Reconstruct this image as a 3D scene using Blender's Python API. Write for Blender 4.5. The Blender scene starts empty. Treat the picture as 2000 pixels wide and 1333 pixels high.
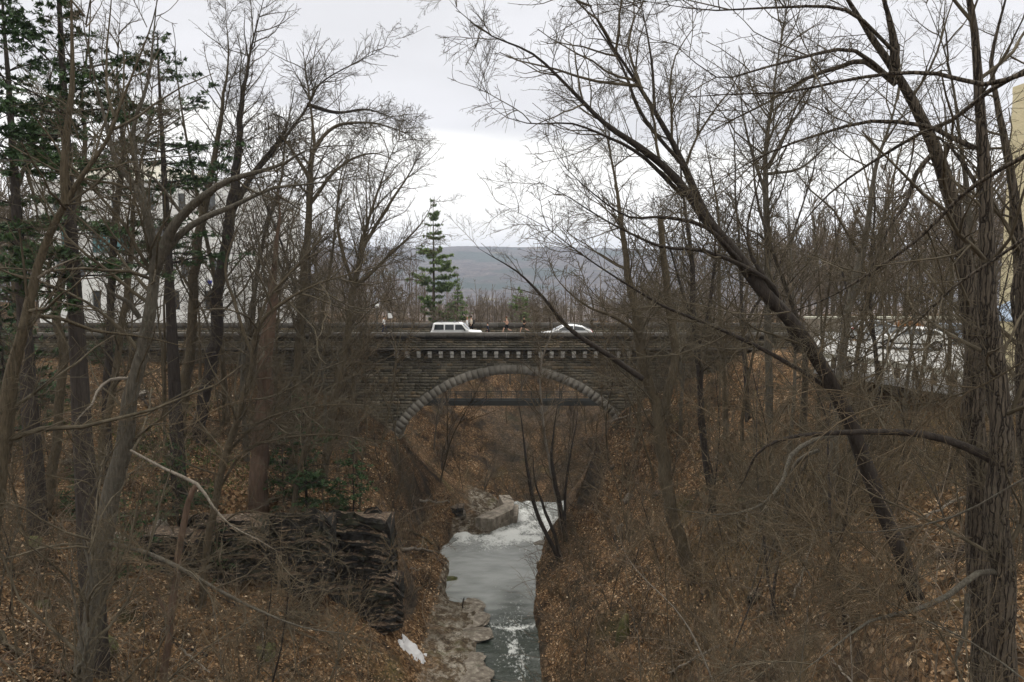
import bpy, math, random
import numpy as np
from mathutils import Vector, Matrix

# ------------------------------------------------------------------ camera, sky, sun, exposure
scene = bpy.context.scene
C = scene.collection
CAM = np.array([0.0, 0.0, 26.0]); PITCH = math.radians(5.8); FPX = 26.0 / 36.0 * 2000.0
cam_data = bpy.data.cameras.new("camera"); cam_data.lens = 26.0; cam_data.sensor_width = 36.0
cam_data.clip_start = 0.1; cam_data.clip_end = 20000.0
cam = bpy.data.objects.new("camera", cam_data); C.objects.link(cam)
cam.location = CAM; cam.rotation_euler = (math.radians(90) - PITCH, 0, 0)
scene.camera = cam
SUN_EL, SUN_AZ = math.radians(48), math.radians(-35)      # a veiled western sun ahead of the camera
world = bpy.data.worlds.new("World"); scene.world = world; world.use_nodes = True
wn = world.node_tree; wn.nodes.clear(); wl = wn.links
def wnode(t): return wn.nodes.new(t)
w_out = wnode('ShaderNodeOutputWorld'); w_bg = wnode('ShaderNodeBackground'); wl.new(w_bg.outputs[0], w_out.inputs[0])
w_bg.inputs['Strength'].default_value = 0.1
w_sky = wnode('ShaderNodeTexSky'); w_sky.sky_type = 'NISHITA'; w_sky.sun_disc = False
w_sky.sun_elevation = SUN_EL; w_sky.sun_rotation = SUN_AZ; w_sky.air_density = 1.0; w_sky.dust_density = 3.0
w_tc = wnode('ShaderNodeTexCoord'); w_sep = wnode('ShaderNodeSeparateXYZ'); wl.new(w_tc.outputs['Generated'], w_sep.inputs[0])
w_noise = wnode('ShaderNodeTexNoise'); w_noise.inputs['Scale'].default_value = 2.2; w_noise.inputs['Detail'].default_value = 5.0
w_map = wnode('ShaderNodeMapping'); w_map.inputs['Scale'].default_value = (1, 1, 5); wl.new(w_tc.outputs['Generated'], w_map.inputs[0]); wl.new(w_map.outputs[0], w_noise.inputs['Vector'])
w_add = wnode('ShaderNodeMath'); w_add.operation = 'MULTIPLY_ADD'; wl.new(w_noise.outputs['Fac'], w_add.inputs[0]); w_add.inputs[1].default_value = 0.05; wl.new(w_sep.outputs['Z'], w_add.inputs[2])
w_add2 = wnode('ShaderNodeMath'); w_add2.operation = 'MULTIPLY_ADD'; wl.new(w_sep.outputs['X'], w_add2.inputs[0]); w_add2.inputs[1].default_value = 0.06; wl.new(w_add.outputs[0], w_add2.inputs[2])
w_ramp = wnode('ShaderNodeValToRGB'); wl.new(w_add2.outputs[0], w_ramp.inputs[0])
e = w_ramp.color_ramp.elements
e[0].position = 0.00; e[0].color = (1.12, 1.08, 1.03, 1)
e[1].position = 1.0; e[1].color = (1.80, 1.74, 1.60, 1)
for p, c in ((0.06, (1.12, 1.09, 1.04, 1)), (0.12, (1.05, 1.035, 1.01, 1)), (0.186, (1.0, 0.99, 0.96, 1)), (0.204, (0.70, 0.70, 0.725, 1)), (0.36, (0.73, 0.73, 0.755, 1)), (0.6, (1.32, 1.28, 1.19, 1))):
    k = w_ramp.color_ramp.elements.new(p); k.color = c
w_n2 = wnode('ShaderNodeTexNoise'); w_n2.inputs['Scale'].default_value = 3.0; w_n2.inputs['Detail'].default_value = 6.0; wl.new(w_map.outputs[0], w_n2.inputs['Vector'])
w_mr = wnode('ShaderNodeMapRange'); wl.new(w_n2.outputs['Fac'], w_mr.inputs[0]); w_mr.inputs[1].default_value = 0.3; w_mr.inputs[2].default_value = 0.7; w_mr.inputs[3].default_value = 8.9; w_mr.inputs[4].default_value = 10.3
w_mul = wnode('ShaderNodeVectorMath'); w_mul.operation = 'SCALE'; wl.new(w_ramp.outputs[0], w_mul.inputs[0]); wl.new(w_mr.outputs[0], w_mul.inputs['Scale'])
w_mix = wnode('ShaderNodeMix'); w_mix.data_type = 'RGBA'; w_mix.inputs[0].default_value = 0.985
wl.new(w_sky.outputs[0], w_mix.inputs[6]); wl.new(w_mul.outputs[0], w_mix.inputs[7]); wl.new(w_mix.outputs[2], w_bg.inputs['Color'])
sun_data = bpy.data.lights.new("sun", 'SUN'); sun_data.energy = 1.0; sun_data.angle = math.radians(30); sun_data.color = (1.0, 0.95, 0.88)
sun = bpy.data.objects.new("sun", sun_data); C.objects.link(sun)
sdir = Vector((math.sin(SUN_AZ) * math.cos(SUN_EL), math.cos(SUN_AZ) * math.cos(SUN_EL), math.sin(SUN_EL)))
sun.rotation_euler = sdir.to_track_quat('Z', 'Y').to_euler(); sun.location = (0, 40, 80)
vs = scene.view_settings; vs.view_transform = 'Standard'; vs.look = 'None'; vs.exposure = 0.4; vs.gamma = 1.0; vs.use_curve_mapping = False
scene.cycles.max_bounces = 4; scene.cycles.diffuse_bounces = 3; scene.cycles.glossy_bounces = 2; scene.cycles.volume_bounces = 0
scene.cycles.transparent_max_bounces = 4; scene.cycles.use_adaptive_sampling = True; scene.cycles.adaptive_threshold = 0.02

rng = np.random.default_rng(7); random.seed(7)
cT, sT = math.cos(PITCH), math.sin(PITCH)
def W(px, py, Y):
    """the point of the line of sight through a photo pixel that lies Y metres ahead"""
    dx = (px - 1000.0) / FPX; dy = -(py - 666.5) / FPX
    d = np.array([dx, cT + dy * sT, -sT + dy * cT])
    return CAM + d * (Y / d[1])

# ------------------------------------------------------------------ helpers
def tag(o, label=None, cat=None, group=None, kind=None):
    if label: o['label'] = label
    if cat: o['category'] = cat
    if group: o['group'] = group
    if kind: o['kind'] = kind
    return o
def empty(name, loc=(0, 0, 0), rz=0.0):
    o = bpy.data.objects.new(name, None); o.empty_display_size = 0.3; C.objects.link(o); o.location = loc; o.rotation_euler = (0, 0, rz); return o
def link(name, me, parent=None):
    o = bpy.data.objects.new(name, me); C.objects.link(o)
    if parent is not None: o.parent = parent
    return o
def np_mesh(name, V, F, mat=None, smooth=False, tone=None):
    """mesh from numpy arrays: V (n,3), F (m,3) or (m,4)"""
    V = np.asarray(V, dtype=np.float32); F = np.asarray(F, dtype=np.int32)
    me = bpy.data.meshes.new(name); k = F.shape[1]
    me.vertices.add(len(V)); me.vertices.foreach_set('co', V.ravel())
    me.loops.add(F.size); me.loops.foreach_set('vertex_index', F.ravel())
    me.polygons.add(len(F)); me.polygons.foreach_set('loop_start', np.arange(0, F.size, k, dtype=np.int32))
    me.polygons.foreach_set('loop_total', np.full(len(F), k, dtype=np.int32))
    if smooth: me.polygons.foreach_set('use_smooth', np.ones(len(F), dtype=bool))
    if tone is not None:
        a = me.attributes.new('tone', 'FLOAT', 'POINT'); a.data.foreach_set('value', np.asarray(tone, dtype=np.float32))
    me.update(calc_edges=True)
    if mat: me.materials.append(mat)
    return me
CUBE_V = np.array([[x, y, z] for z in (-.5, .5) for y in (-.5, .5) for x in (-.5, .5)])
CUBE_F = np.array([[0, 2, 3, 1], [4, 5, 7, 6], [0, 1, 5, 4], [2, 6, 7, 3], [0, 4, 6, 2], [1, 3, 7, 5]])
class MB:
    """collects boxes, tubes and plates that make up ONE mesh"""
    def __init__(s): s.V = []; s.F = []; s.T = []; s.n = 0
    def add(s, V, F, tone=0.5):
        V = np.asarray(V, float); s.V.append(V); s.F += [tuple(int(i) + s.n for i in f) for f in F]; s.T.append(np.full(len(V), tone)); s.n += len(V)
    def box(s, x0, x1, y0, y1, z0, z1, tone=0.5, jit=0.0):
        V = CUBE_V * [x1 - x0, y1 - y0, z1 - z0] + [(x0 + x1) / 2, (y0 + y1) / 2, (z0 + z1) / 2]
        if jit: V = V + rng.normal(0, jit, V.shape)
        s.add(V, CUBE_F, tone)
    def bar(s, a, b, w, h=None, tone=0.5):
        a = Vector(a); b = Vector(b); h = h or w; d = (b - a); L = d.length
        q = d.to_track_quat('Z', 'Y').to_matrix()
        V = [(a + b) / 2 + q @ Vector((v[0] * w, v[1] * h, v[2] * L)) for v in CUBE_V]
        s.add([tuple(v) for v in V], CUBE_F, tone)
    def tube(s, pts, rad, sides=8, tone=0.5, cap=True):
        P = np.asarray(pts, float)[None]; R = np.broadcast_to(np.asarray(rad, float), (len(pts),))[None]
        V, F = tubes(P, R, sides); K = len(pts); F = [tuple(f) for f in F]
        if cap: F += [tuple(range(sides))[::-1], tuple(range((K - 1) * sides, K * sides))]
        s.add(V, F, tone)
    def prism(s, poly, y0, y1, tone=0.5, axis='y'):
        n = len(poly)
        if axis == 'y': V = [(p[0], y0, p[1]) for p in poly] + [(p[0], y1, p[1]) for p in poly]
        else: V = [(p[0], p[1], y0) for p in poly] + [(p[0], p[1], y1) for p in poly]
        F = [tuple(range(n)), tuple(range(2 * n - 1, n - 1, -1))] + [(i, n + i, n + (i + 1) % n, (i + 1) % n) for i in range(n)]
        s.add(V, F, tone)
    def build(s, name, mat, parent=None, smooth=False, bevel=0.0):
        V = np.concatenate(s.V); me = bpy.data.meshes.new(name); me.from_pydata(V.tolist(), [], s.F)
        a = me.attributes.new('tone', 'FLOAT', 'POINT'); a.data.foreach_set('value', np.concatenate(s.T).astype(np.float32))
        if smooth: me.polygons.foreach_set('use_smooth', np.ones(len(me.polygons), dtype=bool))
        me.materials.append(mat); me.update(); o = link(name, me, parent)
        if bevel:
            m = o.modifiers.new('bevel', 'BEVEL'); m.width = bevel; m.segments = 2; m.limit_method = 'ANGLE'
        return o
def copy_tree(o, parent=None):
    c = o.copy(); C.objects.link(c)
    if parent is not None: c.parent = parent
    for ch in KIDS.get(o.name, []): copy_tree_child(ch, c)
    return c
KIDS = {}
def copy_tree_child(ch, c):
    d = ch.copy(); C.objects.link(d); d.parent = c
    for g in KIDS.get(ch.name, []): copy_tree_child(g, d)
def remember(root):
    """note the children of a thing once, so that copies are quick"""
    def rec(o, allo):
        ks = [x for x in allo if x.parent is o]
        if ks: KIDS[o.name] = ks
        for x in ks: rec(x, allo)
    rec(root, [x for x in C.objects if x.parent is not None])

def tubes(P, R, sides):
    """P (n,K,3) polylines, R (n,K) radii -> verts, quad faces, all tubes at once"""
    n, K, _ = P.shape
    T = np.gradient(P, axis=1) if K > 2 else np.repeat(P[:, 1:] - P[:, :1], 2, axis=1)
    T /= np.linalg.norm(T, axis=2, keepdims=True) + 1e-9
    m = np.abs(T.mean(axis=1)); ref = np.eye(3)[np.argmin(m, axis=1)][:, None, :]
    U = np.cross(T, ref); U /= np.linalg.norm(U, axis=2, keepdims=True) + 1e-9
    Wv = np.cross(T, U)
    a = np.arange(sides) / sides * 2 * np.pi
    ring = U[:, :, None, :] * np.cos(a)[None, None, :, None] + Wv[:, :, None, :] * np.sin(a)[None, None, :, None]
    V = (P[:, :, None, :] + ring * R[:, :, None, None]).reshape(-1, 3)
    i = np.arange(n)[:, None, None] * K * sides + np.arange(K - 1)[None, :, None] * sides
    j = np.arange(sides)[None, None, :]; j2 = (j + 1) % sides
    F = np.stack([i + j, i + j2, i + sides + j2, i + sides + j], axis=-1).reshape(-1, 4)
    return V, F

def vnoise(x, y, seed=0):
    """smooth 2-D value noise in numpy"""
    x = np.asarray(x, float); y = np.asarray(y, float)
    xi = np.floor(x).astype(np.int64); yi = np.floor(y).astype(np.int64); xf = x - xi; yf = y - yi
    def h(a, b):
        n = (a * 374761393 + b * 668265263 + seed * 974634777) & 0x7fffffff
        n = ((n ^ (n >> 13)) * 1274126177) & 0x7fffffff
        return ((n ^ (n >> 16)) & 0xffff) / 65535.0
    u = xf * xf * (3 - 2 * xf); v = yf * yf * (3 - 2 * yf)
    return (h(xi, yi) * (1 - u) + h(xi + 1, yi) * u) * (1 - v) + (h(xi, yi + 1) * (1 - u) + h(xi + 1, yi + 1) * u) * v
def fbm(x, y, seed=0, oct=4):
    s = 0; a = 1.0; t = 0
    for o in range(oct):
        s = s + a * (vnoise(x * 2 ** o, y * 2 ** o, seed + o) - 0.5); t += a; a *= 0.5
    return s / t * 2

# ------------------------------------------------------------------ materials
def mat(name, col=(.5, .5, .5), rough=.8, spec=.3, metal=0.0):
    m = bpy.data.materials.new(name); m.use_nodes = True; b = m.node_tree.nodes['Principled BSDF']
    b.inputs['Base Color'].default_value = (*col, 1); b.inputs['Roughness'].default_value = rough
    b.inputs['Specular IOR Level'].default_value = spec; b.inputs['Metallic'].default_value = metal
    return m
class NT:
    def __init__(s, m): s.m = m; s.t = m.node_tree; s.b = s.t.nodes['Principled BSDF']
    def n(s, typ, **kw):
        x = s.t.nodes.new('ShaderNode' + typ)
        for k, v in kw.items():
            if hasattr(x, k): setattr(x, k, v)
            else: x.inputs[k.replace('_', ' ')].default_value = v
        return x
    def l(s, a, b): s.t.links.new(a, b); return s
    def pos(s): return s.n('NewGeometry').outputs['Position']
    def obj(s): return s.n('TexCoord').outputs['Object']
    def noise(s, scale, detail=4, vec=None, stretch=None, rough=.55):
        x = s.n('TexNoise'); x.inputs['Scale'].default_value = scale; x.inputs['Detail'].default_value = detail; x.inputs['Roughness'].default_value = rough
        v = vec if vec is not None else s.pos()
        if stretch:
            mp = s.n('Mapping'); mp.inputs['Scale'].default_value = stretch; s.l(v, mp.inputs[0]); v = mp.outputs[0]
        s.l(v, x.inputs['Vector']); return x.outputs['Fac']
    def ramp(s, fac, stops):
        x = s.n('ValToRGB'); s.l(fac, x.inputs[0]); el = x.color_ramp.elements
        while len(el) < len(stops): el.new(0.5)
        for i, (p, c) in enumerate(stops): el[i].position = p; el[i].color = (*c, 1) if len(c) == 3 else c
        return x.outputs[0]
    def mix(s, f, a, b, mode='MIX'):
        x = s.n('Mix', data_type='RGBA', blend_type=mode)
        for i, v in ((0, f), (6, a), (7, b)):
            if hasattr(v, 'links'): s.l(v, x.inputs[i])
            elif i == 0: x.inputs[0].default_value = v
            else: x.inputs[i].default_value = (*v, 1)
        return x.outputs[2]
    def attr(s, name): return s.n('Attribute', attribute_name=name).outputs['Fac']
    def col(s, c): s.l(c, s.b.inputs['Base Color']); return s
    def bump(s, h, dist=.02, strength=.6):
        x = s.n('Bump'); x.inputs['Distance'].default_value = dist; x.inputs['Strength'].default_value = strength; s.l(h, x.inputs['Height']); s.l(x.outputs[0], s.b.inputs['Normal']); return s

def bark(name, dark, light, lichen=0.0, lcol=(.17, .18, .14), grain=14, pos=None, fur=0):
    m = mat(name, rough=.9, spec=.15); t = NT(m); P = t.obj()
    n1 = t.noise(grain, 5, P, (1, 1, .16), .65); n2 = t.noise(1.3, 3, P)
    c = t.ramp(n1, [(.3, dark), (.72, light)])
    c = t.mix(t.ramp(n2, [(.35, (0, 0, 0)), (.75, (.55, .55, .55))]), c, tuple(x * .62 for x in light))
    if lichen:
        n3 = t.noise(11, 6, P, (1, 1, .6), .7); c = t.mix(t.ramp(n3, [(.66 - lichen * .16, (0, 0, 0)), (.76 - lichen * .12, (.7, .7, .7))]), c, lcol)
    if fur:
        mp = t.n('Mapping'); mp.inputs['Scale'].default_value = (1, 1, .075); t.l(P, mp.inputs[0]); dn = t.n('TexNoise', Scale=6.0); t.l(P, dn.inputs['Vector']); mx = t.n('Mix', data_type='RGBA', blend_type='LINEAR_LIGHT'); mx.inputs[0].default_value = .035; t.l(mp.outputs[0], mx.inputs[6]); t.l(dn.outputs['Color'], mx.inputs[7])
        v = t.n('TexVoronoi', feature='DISTANCE_TO_EDGE', Scale=fur); t.l(mx.outputs[2], v.inputs['Vector']); r = t.ramp(v.outputs['Distance'], [(0.0, (0, 0, 0)), (.05, (.6, .6, .6)), (.14, (1, 1, 1))])
        c = t.mix(r, tuple(x * .75 for x in dark), c); hh = t.n('Math', operation='MULTIPLY_ADD'); t.l(n1, hh.inputs[0]); hh.inputs[1].default_value = .5; t.l(r, hh.inputs[2]); t.col(c); t.bump(hh.outputs[0], .03, 1.0); return m
    t.col(c); t.bump(n1, .05, .9); return m
M = {}
M['bark_brown'] = bark('brown bark', (.036, .030, .020), (.145, .118, .08), .2, grain=26)
M['bark_grey'] = bark('grey lichened bark', (.038, .034, .028), (.15, .135, .108), .5, grain=26)
M['bark_dark'] = bark('dark bark', (.016, .013, .012), (.065, .055, .047), .12)
M['bark_furrow'] = bark('furrowed grey bark', (.026, .021, .018), (.155, .13, .10), .1, grain=30, fur=17)
M['bark_red'] = bark('reddish bark', (.055, .036, .026), (.16, .11, .08), 0, grain=8)
M['bark_pale'] = bark('pale dead wood', (.10, .085, .07), (.30, .265, .22), .2, (.45, .45, .4))
M['twig'] = bark('twigs', (.030, .025, .017), (.145, .122, .086), 0, grain=4)
M['twig_brown'] = bark('brown twigs', (.030, .023, .015), (.175, .135, .088), 0, grain=3)
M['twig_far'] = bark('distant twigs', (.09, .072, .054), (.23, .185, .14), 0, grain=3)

M['twig_pale'] = bark('pale brown stems', (.07, .055, .04), (.27, .215, .16), 0, grain=2)
def leafmat(name, stops, rough=.7):
    m = mat(name, rough=rough, spec=.2); t = NT(m); t.col(t.ramp(t.attr('tone'), stops)); return m
M['leaf'] = leafmat('dry leaves', [(0, (.05, .028, .015)), (.35, (.16, .092, .045)), (.7, (.32, .20, .105)), (.9, (.48, .35, .22)), (1, (.66, .56, .42))])
M['hemlock'] = leafmat('hemlock needles', [(0, (.016, .034, .015)), (.5, (.042, .082, .032)), (1, (.09, .145, .055))])
M['pine'] = leafmat('pine needles', [(0, (.08, .13, .05)), (.5, (.19, .27, .10)), (1, (.33, .42, .17))])
M['rustleaf'] = leafmat('rust leaves', [(0, (.12, .05, .02)), (1, (.42, .2, .07))])
M['drygrass'] = leafmat('dry grass', [(0, (.10, .075, .04)), (1, (.30, .23, .13))])
M['ivy'] = leafmat('green ground leaves', [(0, (.03, .05, .015)), (1, (.10, .14, .04))])

m = mat('woodland ground', rough=.95, spec=.1); t = NT(m); P = t.pos()
vo = t.n('TexVoronoi', Scale=8.0); t.l(P, vo.inputs['Vector'])
sepc = t.n('SeparateColor'); t.l(vo.outputs['Color'], sepc.inputs[0])
leafc = t.ramp(sepc.outputs[0], [(0, (.04, .023, .012)), (.4, (.12, .069, .034)), (.75, (.21, .125, .062)), (.95, (.33, .22, .13)), (1, (.45, .35, .24))])
soil = t.ramp(t.noise(3, 5, P), [(.3, (.014, .011, .008)), (.7, (.05, .034, .022))])
cover = t.ramp(t.noise(.4, 6, P, None, .65), [(.38, (.05, .05, .05)), (.52, (.95, .95, .95))])
gcol = t.mix(cover, soil, leafc)
green = t.ramp(t.noise(.22, 4, P), [(.60, (0, 0, 0)), (.72, (.45, .45, .45))]); gcol = t.mix(green, gcol, (.07, .085, .03))
rk1 = t.noise(1.4, 6, P, (1, 1, 6), .65)
rkd = t.ramp(rk1, [(.3, (.018, .017, .016)), (.5, (.06, .054, .046)), (.75, (.13, .115, .095))])
rkp = t.ramp(t.noise(1.3, 8, P, (1, 1, 3), .72), [(.36, (.045, .034, .024)), (.47, (.12, .09, .06)), (.53, (.24, .21, .17)), (.66, (.42, .39, .33))])
cr = t.n('TexVoronoi', feature='DISTANCE_TO_EDGE', Scale=1.5); nz = t.n('TexNoise', Scale=2.5); t.l(P, nz.inputs['Vector']); mxx = t.n('Mix', data_type='RGBA', blend_type='LINEAR_LIGHT'); mxx.inputs[0].default_value = .5; t.l(P, mxx.inputs[6]); t.l(nz.outputs['Color'], mxx.inputs[7]); t.l(mxx.outputs[2], cr.inputs['Vector'])
rkp = t.mix(t.ramp(cr.outputs['Distance'], [(0, (.85, .85, .85)), (.05, (0, 0, 0))]), rkp, (.03, .025, .02)); rkp = t.mix(t.ramp(t.noise(.8, 4), [(.58, (0, 0, 0)), (.66, (.6, .6, .6))]), rkp, (.08, .075, .03))
gcol = t.mix(t.attr('steep'), gcol, rkd); gcol = t.mix(t.attr('shelf'), gcol, rkp)
gcol = t.mix(t.ramp(t.noise(.17, 4, P, None, .6), [(.42, (.4, .4, .4)), (.54, (0, 0, 0))]), gcol, t.mix(.5, soil, (.035, .028, .017)))
t.col(gcol); ma = t.n('Math', operation='ADD'); t.l(sepc.outputs[1], ma.inputs[0]); t.l(rk1, ma.inputs[1]); t.bump(ma.outputs[0], .12, .9)
M['ground'] = m
def rockmat(name, a, b, c, sc=1.6, st=(1, 1, 7), rough=.75):
    m = mat(name, rough=rough, spec=.35); t = NT(m); P = t.pos(); n = t.noise(sc, 7, P, st, .65)
    cc = t.ramp(n, [(.28, a), (.5, b), (.76, c)]); n2 = t.noise(.9, 4, P)
    cc = t.mix(t.ramp(n2, [(.55, (0, 0, 0)), (.7, (.6, .6, .6))]), cc, (.05, .055, .028)); t.col(cc); t.bump(n, .15, .9); return m
def topped(m):
    t = NT(m); nt = m.node_tree; src = t.b.inputs['Base Color'].links[0].from_socket; ge = t.n('NewGeometry'); sx = t.n('SeparateXYZ'); t.l(ge.outputs['True Normal'], sx.inputs[0])
    ad = t.n('Math', operation='MULTIPLY_ADD'); t.l(t.noise(1.7, 4), ad.inputs[0]); ad.inputs[1].default_value = .9; t.l(sx.outputs[2], ad.inputs[2])
    lf = t.n('TexVoronoi', Scale=8.0); t.l(t.pos(), lf.inputs['Vector']); sc = t.n('SeparateColor'); t.l(lf.outputs['Color'], sc.inputs[0])
    lc = t.ramp(sc.outputs[0], [(0, (.03, .02, .014)), (.5, (.09, .055, .034)), (.9, (.19, .13, .08)), (1, (.3, .24, .18))])
    t.col(t.mix(t.ramp(ad.outputs[0], [(.97, (0, 0, 0)), (1.0, (.7, .7, .7))]), src, lc)); return m
M['shale'] = rockmat('dark wet shale', (.008, .008, .007), (.022, .021, .018), (.06, .054, .044)); topped(M['shale'])
M['shelfrock'] = rockmat('pale stream rock', (.05, .038, .028), (.16, .135, .105), (.40, .365, .31), 3.2, (1, 1, 3), .5)
M['mossrock'] = rockmat('mossy rock', (.03, .035, .012), (.08, .085, .025), (.16, .13, .05), 3, (1, 1, 1))
def stonemat(name, stops, dirt=.6, blot=.6):
    m = mat(name, rough=.9, spec=.2); t = NT(m); P = t.pos(); n = t.noise(5, 6, P, None, .65)
    c = t.ramp(t.attr('tone'), stops); c = t.mix(t.ramp(n, [(.3, (blot,) * 3), (.6, (0, 0, 0))]), c, (.028, .025, .02))
    n2 = t.noise(.5, 5, P, (1, 1, .45)); c = t.mix(t.ramp(n2, [(.42, (0, 0, 0)), (.68, (dirt,) * 3)]), c, (.03, .03, .022))
    t.col(c); t.bump(n, .05, .8); return m
M['stone'] = stonemat('bluestone masonry', [(0, (.075, .068, .053)), (.3, (.16, .145, .112)), (.6, (.235, .21, .16)), (.8, (.26, .20, .13)), (1, (.40, .37, .31))], .3, .5)
M['voussoir'] = stonemat('arch ring stone', [(0, (.21, .195, .168)), (1, (.29, .27, .235))], .35, .12)
M['coping'] = stonemat('parapet coping', [(0, (.06, .055, .05)), (1, (.13, .12, .11))], .5)
M['corbel'] = stonemat('corbel stone', [(0, (.33, .32, .30)), (1, (.5, .49, .46))], .15)
M['mortar'] = stonemat('old mortar', [(0, (.22, .205, .17)), (1, (.27, .255, .21))], .5)
m = mat('concrete', rough=.85); t = NT(m); n = t.noise(2.5, 6, t.pos()); n9 = t.noise(1.2, 6, t.pos(), (1, 1, .3), .7); t.col(t.mix(t.ramp(n9, [(.45, (0, 0, 0)), (.6, (.7, .7, .7))]), t.ramp(n, [(.3, (.20, .165, .13)), (.7, (.40, .355, .30))]), (.09, .08, .06))); t.bump(n, .03, .7); M['concrete'] = m
m = mat('asphalt', rough=.9); t = NT(m); n = t.noise(9, 6, t.pos()); n2 = t.noise(.4, 3, t.pos()); t.col(t.mix(n2, t.ramp(n, [(.3, (.04, .04, .042)), (.7, (.07, .07, .07))]), (.10, .10, .10))); t.bump(n, .01, .4); M['asphalt'] = m
m = mat('worn asphalt', rough=.85); t = NT(m); n = t.noise(.7, 6, t.pos()); t.col(t.ramp(n, [(.3, (.28, .28, .28)), (.7, (.42, .42, .41))])); M['lot'] = m
M['pavement'] = mat('pavement', (.30, .28, .25), .9)
M['white_line'] = mat('road paint', (.7, .7, .68), .7)
# stream water
m = mat('stream water', rough=.10, spec=.6); t = NT(m); P = t.pos()
w1 = t.noise(1.1, 5, P, (1.0, .6, 1)); w2 = t.noise(5.0, 5, P, (.55, 1.5, 1), .65); ad = t.n('Math', operation='MULTIPLY_ADD'); t.l(w2, ad.inputs[0]); ad.inputs[1].default_value = .55; t.l(w1, ad.inputs[2])
fo = t.noise(5.5, 6, P, (1, .55, 1), .7); fm = t.n('Math', operation='MULTIPLY_ADD'); t.l(t.attr('foam'), fm.inputs[0]); fm.inputs[1].default_value = .55; t.l(fo, fm.inputs[2])
ff = t.ramp(fm.outputs[0], [(.66, (0, 0, 0)), (.78, (.45, .45, .45)), (.95, (1, 1, 1))])
base = t.mix(t.attr('silt_sheen'), (.020, .028, .020), (.30, .315, .305))  # milky silt plus silvery sky reflection painted into the base colour
t.col(t.mix(ff, base, (.75, .77, .76))); t.l(t.mix(ff, t.mix(t.attr('silt_sheen'), (.06, .06, .06), (.11, .11, .11)), (.6, .6, .6)), t.b.inputs['Roughness']); t.b.inputs['IOR'].default_value = 1.33
bp = t.n('Bump'); bp.inputs['Distance'].default_value = .12; t.l(ad.outputs[0], bp.inputs['Height']); t.l(t.attr('rough'), bp.inputs['Strength']); t.l(bp.outputs[0], t.b.inputs['Normal'])
M['water'] = m
# far hill, bare woods with evergreen patches and fields
m = mat('wooded hill', rough=1, spec=0); t = NT(m); P = t.pos()
a = t.noise(.0035, 6, P, (1, 1, 3), .6); b = t.noise(.03, 6, P, (1, 1, 2.2), .75)
c = t.ramp(b, [(.36, (.035, .034, .038)), (.64, (.16, .14, .135))])
c = t.mix(t.ramp(a, [(.52, (0, 0, 0)), (.60, (.8, .8, .8))]), c, (.035, .06, .05))
a2 = t.noise(.006, 5, P, (1, 1, 8), .5); c = t.mix(t.ramp(a2, [(.655, (0, 0, 0)), (.67, (.8, .8, .8))]), c, (.20, .175, .11))
t.col(c); t.bump(b, 12, .8); M['hill'] = m
M['white_paint'] = mat('white car paint', (.78, .79, .80), .25, .6)
M['silver_paint'] = mat('silver car paint', (.42, .44, .46), .3, .6, .4)
M['blue_paint'] = mat('pale blue car paint', (.25, .32, .42), .3, .6, .3)
M['car_glass'] = mat('car glass', (.02, .025, .028), .06, .8)
M['tyre'] = mat('tyre rubber', (.02, .02, .02), .85)
M['rim'] = mat('alloy rim', (.4, .4, .42), .3, .5, .8)
M['tail'] = mat('tail light', (.45, .02, .03), .3)
M['trim'] = mat('black trim', (.02, .02, .022), .5)
M['lamp_glass'] = mat('headlight lens', (.7, .72, .74), .1, .8)
M['wood_post'] = bark('weathered post wood', (.03, .024, .018), (.12, .095, .07), 0)
M['rail'] = mat('pale timber rail', (.42, .41, .34), .8)
m = mat('cream facade', rough=.85); t = NT(m); n = t.noise(.35, 5, t.pos()); t.col(t.ramp(n, [(.3, (.66, .63, .54)), (.7, (.78, .76, .68))])); M['cream'] = m
m = mat('pale grey facade', rough=.85); t = NT(m); n = t.noise(.3, 5, t.pos(), (1, 1, .4)); t.col(t.ramp(n, [(.3, (.72, .73, .72)), (.7, (.82, .82, .80))])); M['palegrey'] = m
m = mat('yellow brick', rough=.9); t = NT(m); br = t.n('TexBrick', Scale=1.0); P = t.obj(); mp = t.n('Mapping'); mp.inputs['Rotation'].default_value = (math.radians(90), 0, 0); t.l(P, mp.inputs[0]); cx = t.n('SeparateXYZ'); t.l(P, cx.inputs[0]); cc = t.n('CombineXYZ'); aa = t.n('Math', operation='ADD'); t.l(cx.outputs[0], aa.inputs[0]); t.l(cx.outputs[1], aa.inputs[1]); t.l(aa.outputs[0], cc.inputs[0]); t.l(cx.outputs[2], cc.inputs[1]); t.l(cc.outputs[0], br.inputs['Vector'])
br.inputs['Color1'].default_value = (.66, .58, .38, 1); br.inputs['Color2'].default_value = (.57, .50, .31, 1); br.inputs['Mortar'].default_value = (.5, .45, .32, 1); br.inputs['Brick Width'].default_value = .22; br.inputs['Row Height'].default_value = .075; br.inputs['Mortar Size'].default_value = .008
t.l(br.outputs['Color'], t.b.inputs['Base Color']); M['yellowbrick'] = m
M['teal_glass'] = mat('teal glazing', (.03, .14, .15), .1, .7)
M['dark_glass'] = mat('dark glazing', (.03, .035, .04), .1, .7)
M['frame'] = mat('window frame', (.3, .32, .32), .5)
M['awning'] = mat('blue grey awning', (.35, .45, .6), .6)
M['steel'] = mat('dark painted steel', (.03, .032, .03), .6)
M['snow'] = mat('old snow', (.62, .62, .64), .8)
M['sign_white'] = mat('white sign', (.8, .8, .8), .5)
M['blue_plastic'] = mat('blue plastic', (.02, .05, .5), .4)
M['roof_far'] = mat('grey roofing', (.2, .2, .21), .9); M['wall_far'] = mat('pale far walls', (.65, .63, .6), .9)

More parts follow.
